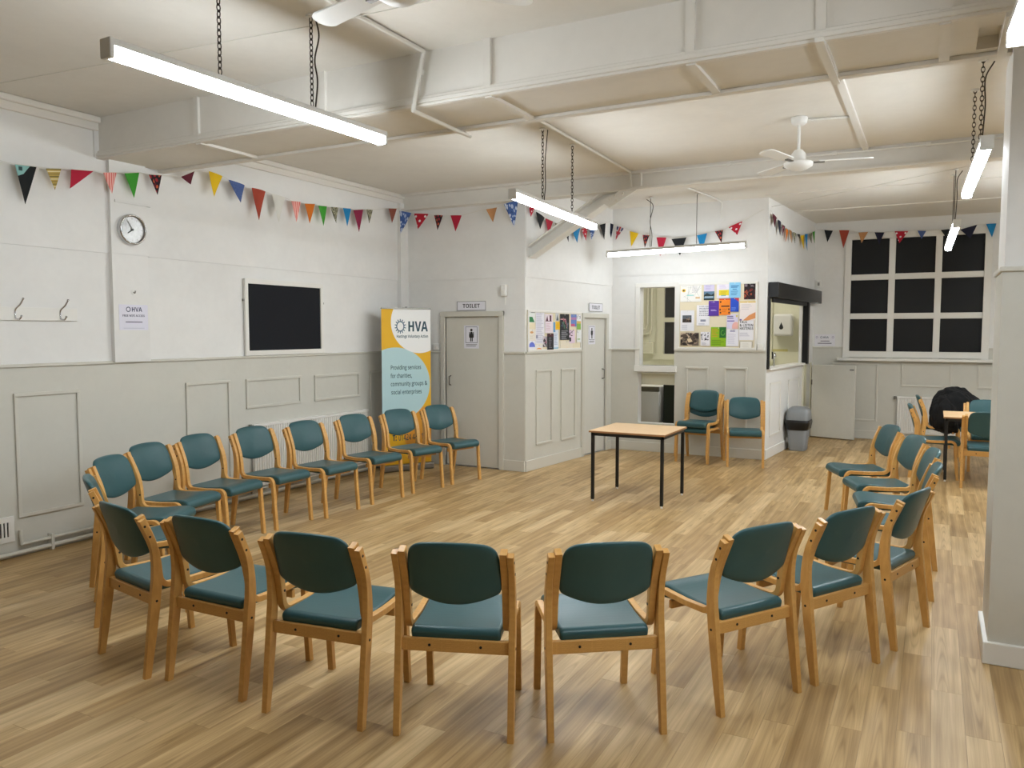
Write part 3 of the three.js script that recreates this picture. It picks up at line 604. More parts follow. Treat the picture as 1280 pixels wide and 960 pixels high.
tag(mesh('ceiling_wire', tube([[-6.0, CEIL - 0.03, -3.2], [-3.0, CEIL - 0.03, -3.47], [0.5, CEIL - 0.03, -3.6]], 0.003, 6), M.cord, scene), 'thin white wire stretched under the ceiling south of the boxed beam', 'wire');
tag(mesh('ceiling_wire_001', tube([[-1.9, 3.30, -10.65], [0.3, 3.30, -8.9], [1.6, 3.3, -7.9]], 0.003, 6), M.cord, scene), 'thin white wire slung across from the notice board wall toward the pillar', 'wire');
{ const t = thing('ceiling_rose', 'round white junction rose beside the boxed beam', 'rose', [0.05, CEIL, -5.3]); mesh('rose', new THREE.CylinderGeometry(0.045, 0.05, 0.03, 18).translate(0, -0.015, 0), M.plastic, t); mesh('gland', new THREE.CylinderGeometry(0.015, 0.02, 0.03, 10).translate(0, -0.045, 0), M.plastic, t); }

// ------------------------------------------------------------------ west wall fittings
{ // coat rack and hooks
  const r = onWall(west, 'coat_rack', 'white board with wire coat hooks on the west wall', 'coat rack', 5.9, 1.83, 0);
  mesh('board', bb(-2.4, 0.54, -0.05, 0.05, 0, 0.018, 0.003), M.trim, r);
  for (const u of [0.4, 0.055, -0.29, -0.635]) mesh('hook', merge([tube([[u, -0.035, 0.02], [u - 0.0, 0.03, 0.022], [u + 0.015, 0.07, 0.06], [u + 0.03, 0.11, 0.075]], 0.006, 8, true), tube([[u, -0.035, 0.02], [u + 0.012, -0.04, 0.05], [u + 0.02, -0.02, 0.062]], 0.006, 8, true), new THREE.SphereGeometry(0.009, 8, 6).translate(u + 0.02, -0.018, 0.062), new THREE.SphereGeometry(0.009, 8, 6).translate(u + 0.03, 0.112, 0.075)]), M.chrome, r);
}
{ const c = onWall(west, 'wall_clock', 'round chrome rimmed clock with silver face on the pilaster', 'clock', 6.92, 2.555, 0.045);
  mesh('rim', new THREE.LatheGeometry([[0.128, 0], [0.13, 0.03], [0.122, 0.045], [0.112, 0.045], [0.108, 0.03], [0.108, 0]].map(p => new THREE.Vector2(...p)), 40).rotateX(Math.PI / 2), M.chrome, c);
  mesh('face', new THREE.CylinderGeometry(0.11, 0.11, 0.01, 40).rotateX(Math.PI / 2).translate(0, 0, 0.02), std({ map: paintMap(150, 148, 145, 26), metalness: 0.7, roughness: 0.34 }), c);
  for (let i = 0; i < 12; i++) { const t = i * Math.PI / 6; mesh('hour_mark', bb(-0.003, 0.003, -0.009, 0.009, 0, 0.002).rotateZ(-t).translate(0.092 * Math.sin(t), 0.092 * Math.cos(t), 0.025), M.steel, c); }
  mesh('hour_hand', bb(-0.004, 0.004, -0.01, 0.055, 0, 0.003).rotateZ(-4.1).translate(0, 0, 0.028), M.black, c);
  mesh('minute_hand', bb(-0.003, 0.003, -0.01, 0.08, 0, 0.003).rotateZ(0.5).translate(0, 0, 0.032), M.steel, c);
  mesh('hub', new THREE.CylinderGeometry(0.008, 0.008, 0.012, 12).rotateX(Math.PI / 2).translate(0, 0, 0.03), M.black, c); }
const logo = (c, x, y, s, col) => { c.strokeStyle = col; c.lineWidth = s * 0.13; c.beginPath(); c.arc(x, y, s * 0.36, 0, 7); c.stroke(); c.fillStyle = col; c.font = `bold ${s}px sans-serif`; c.fillText('HVA', x + s * 0.55, y + s * 0.36); };
function sheet(w, name, label, cat, u0, u1, y0, y1, n, tex, group) {
  const s = onWall(w, name, label, cat, (u0 + u1) / 2, (y0 + y1) / 2, n, group);
  const a = (u1 - u0) / 2, b = (y1 - y0) / 2;
  mesh('backing', bb(-a, a, -b, b, 0, 0.002), M.paper, s);
  mesh('print', new THREE.PlaneGeometry(2 * a, 2 * b).translate(0, 0, 0.0028), std({ map: tex, roughness: 0.6 }), s);
  return s;
}
sheet(west, 'wall_notice', 'lilac wifi notice taped to the pilaster below the clock', 'notice', 6.785, 7.06, 1.71, 1.925, 0.046, canvasTex(512, 400, (c, w, h) => {
  c.fillStyle = '#e3e2ee'; c.fillRect(0, 0, w, h); logo(c, 165, 75, 96, '#1b2650'); c.fillStyle = '#2b3050'; c.font = 'bold 46px sans-serif'; c.textAlign = 'center'; c.fillText('FREE WIFI ACCESS', w / 2, 190); c.fillRect(110, 268, 300, 12); c.fillStyle = '#8b8d9b'; c.fillRect(70, 368, w - 140, 4); }));
{ const k = onWall(west, 'wall_hook', 'small white hook stuck on the pilaster above the notice', 'hook', 6.93, 2.03, 0.045); mesh('plate', new THREE.CylinderGeometry(0.022, 0.022, 0.006, 16).rotateX(Math.PI / 2), M.plastic, k); mesh('peg', tube([[0, 0, 0], [0, -0.005, 0.02], [0, 0.012, 0.026]], 0.005, 8, true), M.steel, k); }
{ const t = onWall(west, 'pin_board', 'black felt notice board in a white frame', 'board', 8.745, 1.84, 0.006);
  mesh('felt', bb(-0.53, 0.53, -0.345, 0.345, 0, 0.016), M.felt, t);
  mesh('frame', [bb(-0.57, 0.57, 0.335, 0.385, 0, 0.03, 0.005), bb(-0.57, 0.57, -0.385, -0.335, 0, 0.03, 0.005), bb(-0.569, -0.525, -0.384, 0.384, 0, 0.0285, 0.005), bb(0.525, 0.569, -0.384, 0.384, 0, 0.0285, 0.005)], M.trim, t);
  mesh('hinge_pin', [bb(-0.585, -0.57, 0.16, 0.18, 0, 0.02), bb(0.57, 0.585, 0.16, 0.18, 0, 0.02)], M.steel, t); }
function radiator(w, label, u0, u1, y0, y1) {
  const r = onWall(w, 'radiator', label, 'radiator', u0, y0, 0.05);
  const L = u1 - u0, h = y1 - y0;
  const pts = [new THREE.Vector2(0, 0)]; const p = 0.0335, n = Math.floor(L / p);
  for (let i = 0; i < n; i++) { const x = i * p; pts.push(new THREE.Vector2(x + 0.003, 0.012), new THREE.Vector2(x + 0.018, 0.012), new THREE.Vector2(x + 0.024, 0.0), new THREE.Vector2(x + p, 0.0)); }
  pts.push(new THREE.Vector2(L, 0), new THREE.Vector2(L, -0.02), new THREE.Vector2(0, -0.02));
  mesh('fluted_panel', new THREE.ExtrudeGeometry(new THREE.Shape(pts.map(q => new THREE.Vector2(q.x, -q.y)).reverse()), { depth: h - 0.06, bevelEnabled: false }).rotateX(-Math.PI / 2).rotateX(0).translate(0, 0.03, 0), M.trim, r);
  mesh('top_grille', bb(-0.004, L + 0.004, h - 0.03, h, -0.045, 0.014, 0.006), M.trim, r);
  mesh('bottom_rail', bb(0, L, 0.0, 0.03, -0.02, 0.008, 0.006), M.trim, r);
  mesh('bracket', [bb(0.1, 0.14, 0.1, h - 0.05, -0.05, -0.02), bb(L - 0.14, L - 0.1, 0.1, h - 0.05, -0.05, -0.02)], M.trim, r);
  mesh('valve', [tube([[-0.03, -0.06, -0.01], [-0.03, 0.06, -0.01], [0.01, 0.06, -0.01]], 0.01), new THREE.CylinderGeometry(0.018, 0.018, 0.05, 12).translate(-0.03, h - 0.02, -0.01)], M.steel, r);
}
radiator(west, 'white fluted radiator behind the row of chairs on the west wall', 8.23, 10.05, 0.12, 0.76);
radiator(north, 'white fluted radiator under the big dark window', 1.26, 3.0, 0.12, 0.69);
{ const p = onWall(west, 'heating_pipes', 'pair of painted heating pipes along the foot of the west wall', 'pipe', 0, 0, 0.04);
  mesh('pipe', tube([[0.2, 0.035, 0], [10.7, 0.035, 0]], 0.017), M.greyTrim, p); mesh('pipe', tube([[5.92, 0.2, -0.01], [5.92, 0.095, 0], [8.2, 0.095, 0], [10.7, 0.095, 0]], 0.014), M.greyTrim, p);
  for (const u of [6.15, 8.0]) mesh('clip', bb(u - 0.012, u + 0.012, 0.0, 0.125, -0.035, 0.02, 0.004), M.greyTrim, p); }
{ const v = onWall(west, 'wall_vent', 'white slotted air vent low on the west wall', 'vent', 5.72, 0.22, 0.006);
  mesh('back_box', bb(-0.16, 0.16, -0.09, 0.09, 0, 0.004), M.black, v);
  mesh('frame', [bb(-0.165, 0.165, 0.055, 0.095, 0, 0.014), bb(-0.165, 0.165, -0.095, -0.055, 0, 0.014), bb(-0.164, -0.135, -0.09, 0.09, 0, 0.013), bb(0.135, 0.164, -0.09, 0.09, 0, 0.013)], M.trim, v);
  for (let i = -5; i <= 5; i++) mesh('slat', bb(i * 0.026 - 0.007, i * 0.026 + 0.007, -0.06, 0.06, 0, 0.012), M.trim, v); }
// ------------------------------------------------------------------ toilet wall fittings
const toiletSign = canvasTex(512, 160, (c, w, h) => { c.fillStyle = '#e4e3ea'; c.fillRect(0, 0, w, h); c.strokeStyle = '#777'; c.lineWidth = 8; c.strokeRect(4, 4, w - 8, h - 8); c.fillStyle = '#1d1d22'; c.font = 'bold 92px sans-serif'; c.textAlign = 'center'; c.fillText('TOILET', w / 2, 112); });
sheet(toilet, 'toilet_sign', 'white sign reading TOILET above the grey toilet door', 'sign', 0.80, 1.215, 1.955, 2.07, 0.012, toiletSign);
sheet(side, 'toilet_sign', 'white sign reading TOILET above the pale second door', 'sign', 1.59, 1.99, 1.97, 2.085, 0.012, toiletSign);
const wcSheet = (skirt) => canvasTex(256, 340, (c, w, h) => {
  c.fillStyle = '#e6e5ee'; c.fillRect(0, 0, w, h); c.strokeStyle = '#26262c'; c.lineWidth = 6; c.strokeRect(30, 20, w - 60, 236);
  c.fillStyle = '#141417'; c.beginPath(); c.arc(128, 66, 20, 0, 7); c.fill();
  if (skirt) { c.beginPath(); c.moveTo(112, 92); c.lineTo(144, 92); c.lineTo(168, 180); c.lineTo(88, 180); c.fill(); } else c.fillRect(102, 92, 52, 88);
  c.fillRect(106, 180, 18, 56); c.fillRect(132, 180, 18, 56); c.fillRect(88, 96, 12, 70); c.fillRect(156, 96, 12, 70);
  c.fillStyle = '#555'; c.fillRect(34, 278, 190, 8); c.fillRect(34, 298, 170, 8);
});
sheet(toilet, 'door_poster', 'white poster with a skirted figure on the grey toilet door', 'poster', 0.89, 1.105, 1.485, 1.77, -0.007, wcSheet(true));
sheet(side, 'door_poster', 'white poster with a standing figure on the pale second door', 'poster', 1.61, 1.81, 1.52, 1.78, -0.007, wcSheet(false));
{ const s = onWall(toilet, 'motion_sensor', 'white alarm sensor high beside the grey toilet door', 'sensor', 1.48, 2.19, 0.0); mesh('body', bb(-0.04, 0.04, -0.07, 0.07, 0, 0.06, 0.014), M.plastic, s); mesh('lens', bb(-0.026, 0.026, -0.05, 0.0, 0.055, 0.064, 0.008), M.trim, s); mesh('cable_cover', bb(-0.008, 0.008, -0.17, -0.07, 0, 0.01), M.plastic, s); }
{ const s = onWall(toilet, 'light_switch', 'white switch box beside the toilet door frame', 'switch', 0.49, 1.5, 0.0); mesh('box', bb(-0.042, 0.042, -0.042, 0.042, 0, 0.03, 0.005), M.plastic, s); mesh('rocker', bb(-0.012, 0.012, -0.018, 0.018, 0.03, 0.036, 0.003), M.trim, s); }
// ------------------------------------------------------------------ notice boards and papers
function atlas(size, n, draw) { return canvasTex(size, size, draw); }
const lines = (c, x, y, w, n, gap, col, th) => { c.fillStyle = col; for (let i = 0; i < n; i++) c.fillRect(x, y + i * gap, w * (0.65 + 0.35 * rnd()), th); };
function board(w, name, label, u0, u1, y0, y1, zr, papers, back, group) {
  const b = onWall(w, name, label, 'notice board', (u0 + u1) / 2, (y0 + y1) / 2, 0.008);
  const a = (u1 - u0) / 2, h = (y1 - y0) / 2, t = 0.028;
  mesh('panel', bb(-a, a, -h, h, 0, 0.008), back, b);
  mesh('frame', [bb(-a, a, h - t, h, 0, 0.018, 0.004), bb(-a, a, -h, -h + t, 0, 0.018, 0.004), bb(-a + 0.001, -a + t, -h + 0.001, h - 0.001, 0, 0.017, 0.004), bb(a - t, a - 0.001, -h + 0.001, h - 0.001, 0, 0.017, 0.004)], M.trim, b);
  const N = Math.ceil(Math.sqrt(papers.length)), S = 1024, cell = S / N;
  const tex = canvasTex(S, S, (c) => papers.forEach((p, i) => {
    const x = (i % N) * cell, y = Math.floor(i / N) * cell;
    c.save(); c.beginPath(); c.rect(x, y, cell, cell); c.clip(); c.translate(x, y); p.draw(c, cell, cell); c.restore();
  }));
  const mat = std({ map: tex, roughness: 0.7 });
  papers.forEach((p, i) => {
    const [x0, ya, x1, yb] = p.r, q = (x, z) => (x - z[0]) / (z[1] - z[0]);
    const pu0 = u0 + q(x0, [zr[0], zr[2]]) * (u1 - u0), pu1 = u0 + q(x1, [zr[0], zr[2]]) * (u1 - u0);
    const py1 = y1 - q(ya, [zr[1], zr[3]]) * (y1 - y0), py0 = y1 - q(yb, [zr[1], zr[3]]) * (y1 - y0);
    const g = new THREE.PlaneGeometry(pu1 - pu0, py1 - py0, 4, 4), uv = g.attributes.uv, pos = g.attributes.position;
    const e = 2 / S, ux = (i % N) / N + e, vy = 1 - Math.floor(i / N) / N - e, k = 1 / N - 2 * e;
    for (let j = 0; j < uv.count; j++) { const a0 = uv.getX(j), b0 = uv.getY(j); uv.setXY(j, ux + a0 * k, vy - (1 - b0) * k); pos.setZ(j, 0.0035 + 0.004 * (1 - b0) * (i % 3) / 2 * Math.abs(a0 - 0.5)); }
    g.computeVertexNormals();
    const o = onWall(w, p.kind || 'leaflet', p.label, p.cat || 'leaflet', (pu0 + pu1) / 2, (py0 + py1) / 2, 0.0165 + (i % 4) * 0.0022, group);
    mesh('backing', bb(-(pu1 - pu0) / 2, (pu1 - pu0) / 2, -(py1 - py0) / 2, (py1 - py0) / 2, 0, 0.0015), M.paper, o);
    mesh('print', g, mat, o);
    mesh('pin', new THREE.SphereGeometry(0.005, 8, 6).translate(0, (py1 - py0) / 2 - 0.012, 0.007), M.plastic, o);
  });
}
const fill = (c, w, h, col) => { c.fillStyle = col; c.fillRect(0, 0, w, h); };
const cork = std({ map: paintMap(232, 221, 193, 7), roughness: 0.9 });
const blobs = (c, x, y, w, h, cols, n) => { for (let i = 0; i < n; i++) { c.fillStyle = cols[Math.floor(rnd() * cols.length)]; c.beginPath(); c.ellipse(x + rnd() * w, y + rnd() * h, w * rr(0.05, 0.16), h * rr(0.05, 0.14), rnd() * 3, 0, 7); c.fill(); } };
board(mid, 'notice_board', 'large white framed notice board above the chair stack', 0.975, 2.04, 1.452, 2.352, [79, 90, 1049, 920], [
  { r: [110, 105, 375, 322], label: 'wide white map poster with a yellow spot', draw: (c, w, h) => { fill(c, w, h, '#f3f1ec'); c.strokeStyle = '#b9bdb8'; c.lineWidth = 2; for (let i = 0; i < 9; i++) { c.beginPath(); c.moveTo(rnd() * w, rnd() * h); c.lineTo(rnd() * w, rnd() * h); c.stroke(); } c.fillStyle = '#efc840'; c.beginPath(); c.arc(w * 0.17, h * 0.35, w * 0.09, 0, 7); c.fill(); c.fillStyle = '#333'; c.beginPath(); c.arc(w * 0.17, h * 0.35, w * 0.045, 0, 7); c.fill(); c.fillStyle = '#8fd6cf'; c.fillRect(w * 0.33, h * 0.6, w * 0.3, h * 0.05); lines(c, w * 0.55, h * 0.12, w * 0.35, 5, h * 0.08, '#b7b3bd', 4); c.fillStyle = '#dcb98a'; c.fillRect(w * 0.72, h * 0.72, w * 0.2, h * 0.1); } },
  { r: [405, 105, 535, 305], label: 'lavender leaflet with a mountain lake photograph', draw: (c, w, h) => { fill(c, w, h, '#d4cde6'); lines(c, w * 0.15, h * 0.1, w * 0.6, 4, h * 0.08, '#b7aed4', 6); fill(c, 0, 0, '#000'); c.fillStyle = '#5b7a94'; c.fillRect(0, h * 0.46, w, h * 0.54); c.fillStyle = '#1f2f33'; c.beginPath(); c.moveTo(0, h * 0.7); c.lineTo(w * 0.3, h * 0.55); c.lineTo(w * 0.7, h * 0.68); c.lineTo(w, h * 0.56); c.lineTo(w, h * 0.74); c.lineTo(0, h * 0.78); c.fill(); c.fillStyle = '#a9c0cf'; c.fillRect(w * 0.1, h * 0.76, w * 0.75, h * 0.08); c.fillStyle = '#232f28'; c.fillRect(0, h * 0.9, w, h * 0.1); } },
  { r: [565, 110, 712, 285], label: 'pale flyer with a yellow patch', draw: (c, w, h) => { fill(c, w, h, '#ece7f3'); c.fillStyle = '#ecd62f'; c.fillRect(w * 0.18, h * 0.42, w * 0.8, h * 0.38); lines(c, w * 0.3, h * 0.5, w * 0.55, 3, h * 0.1, '#c0a41c', 7); c.fillStyle = '#7db2a8'; c.fillRect(w * 0.35, h * 0.78, w * 0.4, h * 0.06); lines(c, w * 0.2, h * 0.1, w * 0.6, 3, h * 0.09, '#c9c0dd', 6); } },
  { r: [715, 95, 850, 282], label: 'light blue flyer with dark blue lettering', draw: (c, w, h) => { fill(c, w, h, '#8fcdf0'); lines(c, w * 0.15, h * 0.2, w * 0.7, 2, h * 0.09, '#3f7fb8', 12); lines(c, w * 0.3, h * 0.42, w * 0.4, 1, 1, '#3f7fb8', 10); lines(c, w * 0.15, h * 0.55, w * 0.7, 3, h * 0.11, '#4d90c4', 10); } },
  { r: [890, 108, 1028, 305], label: 'black and dark red concert poster', draw: (c, w, h) => { fill(c, w, h, '#1c0d12'); blobs(c, 0, h * 0.4, w, h * 0.6, ['#6b1d18', '#3c1016', '#a04a2c', '#2a0f14'], 22); c.fillStyle = '#8b7d86'; c.fillRect(w * 0.06, h * 0.06, w * 0.22, h * 0.16); lines(c, w * 0.55, h * 0.12, w * 0.3, 2, h * 0.07, '#9a8d94', 7); } },
  { r: [467, 315, 593, 502], label: 'plain purple flyer pinned beside the orange one', draw: (c, w, h) => { fill(c, w, h, '#5a35a0'); lines(c, w * 0.25, h * 0.1, w * 0.5, 1, 1, '#8f74c6', 6); lines(c, w * 0.22, h * 0.58, w * 0.56, 2, h * 0.05, '#b6a3da', 8); lines(c, w * 0.1, h * 0.38, w * 0.8, 1, 1, '#7855b4', 4); } },
  { r: [595, 290, 732, 492], label: 'bright orange flyer between purple and blue ones', draw: (c, w, h) => { fill(c, w, h, '#f58b22'); c.fillStyle = '#d7492a'; c.fillRect(0, 0, w, h * 0.09); c.fillStyle = '#4a2418'; c.fillRect(w * 0.2, h * 0.43, w * 0.7, h * 0.07); for (const [x, y] of [[0.08, 0.16], [0.05, 0.62], [0.8, 0.6], [0.08, 0.8], [0.82, 0.8]]) c.fillRect(w * x, h * y, w * 0.12, h * 0.1); lines(c, w * 0.25, h * 0.62, w * 0.5, 3, h * 0.08, '#c9681a', 5); } },
  { r: [732, 285, 832, 452], label: 'royal blue flyer with a red corner', draw: (c, w, h) => { fill(c, w, h, '#2350c8'); c.fillStyle = '#c93a58'; c.beginPath(); c.moveTo(w * 0.4, 0); c.lineTo(w, 0); c.lineTo(w, h * 0.3); c.fill(); lines(c, w * 0.15, h * 0.68, w * 0.6, 3, h * 0.08, '#6d90e4', 7); } },
  { r: [320, 365, 480, 622], label: 'white sheet of bold printed patterning and small text', draw: (c, w, h) => { fill(c, w, h, '#f0eff4'); c.fillStyle = '#5a5e6e'; for (let i = 0; i < 6; i++) { const y = h * (0.06 + i * 0.085); for (let x = w * 0.22; x < w * 0.9; x += w * 0.1) c.fillRect(x, y, w * rr(0.04, 0.085), h * 0.035); } lines(c, w * 0.3, h * 0.7, w * 0.5, 2, h * 0.05, '#7d8296', 9); lines(c, w * 0.15, h * 0.88, w * 0.7, 2, h * 0.05, '#b9bcc8', 5); } },
  { r: [115, 430, 290, 690], label: 'white notice with a dark townscape photograph', draw: (c, w, h) => { fill(c, w, h, '#eeeef3'); c.fillStyle = '#5c646c'; c.fillRect(w * 0.16, h * 0.24, w * 0.64, h * 0.34); c.fillStyle = '#39302a'; c.fillRect(w * 0.16, h * 0.42, w * 0.64, h * 0.16); blobs(c, w * 0.2, h * 0.36, w * 0.5, h * 0.14, ['#86634a', '#2c2f33', '#a98f76'], 12); lines(c, w * 0.12, h * 0.7, w * 0.5, 4, h * 0.06, '#c3c4d0', 5); } },
  { r: [120, 710, 352, 872], label: 'wide photograph of people around a table', cat: 'photograph', kind: 'pinned_photograph', draw: (c, w, h) => { fill(c, w, h, '#6f6256'); blobs(c, 0, 0, w, h, ['#3b2f28', '#9b8672', '#c9b49b', '#54463c', '#2a2220'], 46); c.fillStyle = '#e4cfae'; c.beginPath(); c.moveTo(w * 0.35, h * 0.5); c.lineTo(w * 0.55, h * 0.42); c.lineTo(w * 0.66, h * 0.68); c.lineTo(w * 0.45, h * 0.76); c.fill(); } },
  { r: [375, 700, 490, 872], label: 'leaflet with a black and white picture', draw: (c, w, h) => { fill(c, w, h, '#eeecf2'); blobs(c, w * 0.08, h * 0.08, w * 0.8, h * 0.52, ['#1d1b22', '#3a3745', '#c9c7d2', '#e8e7ee'], 30); lines(c, w * 0.12, h * 0.76, w * 0.6, 3, h * 0.06, '#b5b5c4', 5); } },
  { r: [500, 640, 685, 882], label: 'lime and dark green flyer', draw: (c, w, h) => { fill(c, w, h, '#8fbe16'); c.fillStyle = '#1f6a24'; c.fillRect(w * 0.56, 0, w * 0.44, h * 0.55); c.strokeStyle = '#63a83c'; c.lineWidth = 8; c.beginPath(); c.arc(w * 0.78, h * 0.3, w * 0.12, 0, 5); c.stroke(); lines(c, w * 0.06, h * 0.1, w * 0.42, 5, h * 0.09, '#c9a02e', 9); lines(c, w * 0.06, h * 0.66, w * 0.8, 4, h * 0.07, '#6d9812', 7); } },
  { r: [690, 480, 826, 662], label: 'pastel pink and lilac flyer', draw: (c, w, h) => { fill(c, w, h, '#ddd6ee'); c.fillStyle = '#f0b9b0'; c.beginPath(); c.arc(w * 0.8, h * 0.85, w * 0.32, 0, 7); c.fill(); lines(c, w * 0.06, h * 0.14, w * 0.6, 2, h * 0.12, '#5e5a86', 12); lines(c, w * 0.06, h * 0.44, w * 0.8, 1, 1, '#6c4fa8', 13); c.fillStyle = '#d9c86a'; c.fillRect(w * 0.8, h * 0.08, w * 0.14, h * 0.14); } },
  { r: [690, 666, 836, 876], label: 'white notice with faint lilac text', draw: (c, w, h) => { fill(c, w, h, '#ecebf4'); lines(c, w * 0.3, h * 0.06, w * 0.4, 2, h * 0.06, '#9d9ac0', 8); lines(c, w * 0.12, h * 0.26, w * 0.75, 9, h * 0.07, '#cac9da', 4); } },
  { r: [845, 330, 1030, 560], label: 'pale poster with an orange hand shape', draw: (c, w, h) => { fill(c, w, h, '#f0e6e4'); c.fillStyle = '#e7c766'; c.fillRect(0, 0, w, h * 0.07); c.fillStyle = '#e39a62'; c.beginPath(); c.moveTo(w * 0.2, h); c.lineTo(w * 0.6, h * 0.72); c.lineTo(w, h * 0.56); c.lineTo(w, h * 0.88); c.lineTo(w * 0.5, h); c.fill(); lines(c, w * 0.1, h * 0.16, w * 0.7, 4, h * 0.08, '#d8cfd2', 6); c.fillStyle = '#6b62a4'; c.fillRect(0, h * 0.92, w * 0.14, h * 0.08); } },
  { r: [840, 560, 1012, 802], label: 'white poster with bold black three-line heading', cat: 'poster', draw: (c, w, h) => { fill(c, w, h, '#eeedf2'); c.fillStyle = '#17171c'; c.font = `bold ${w * 0.17}px sans-serif`; for (const [t, y, q] of [['TALK', 0.15, 0.5], ['& LISTEN', 0.31, 0.92], ['HASTINGS', 0.47, 0.92]]) { c.save(); c.translate(w * 0.04, h * y); c.scale(w * q / c.measureText(t).width, 1); c.fillText(t, 0, 0); c.restore(); } lines(c, w * 0.05, h * 0.62, w * 0.8, 3, h * 0.07, '#b9b9c8', 5); } },
  { r: [850, 814, 1000, 915], label: 'small framed certificate at the corner of the large board', cat: 'certificate', kind: 'framed_certificate', draw: (c, w, h) => { fill(c, w, h, '#efede6'); c.strokeStyle = '#8e8779'; c.lineWidth = 10; c.strokeRect(5, 5, w - 10, h - 10); lines(c, w * 0.2, h * 0.3, w * 0.6, 4, h * 0.12, '#c5c2bb', 5); } },
], cork, 'papers on the large notice board');
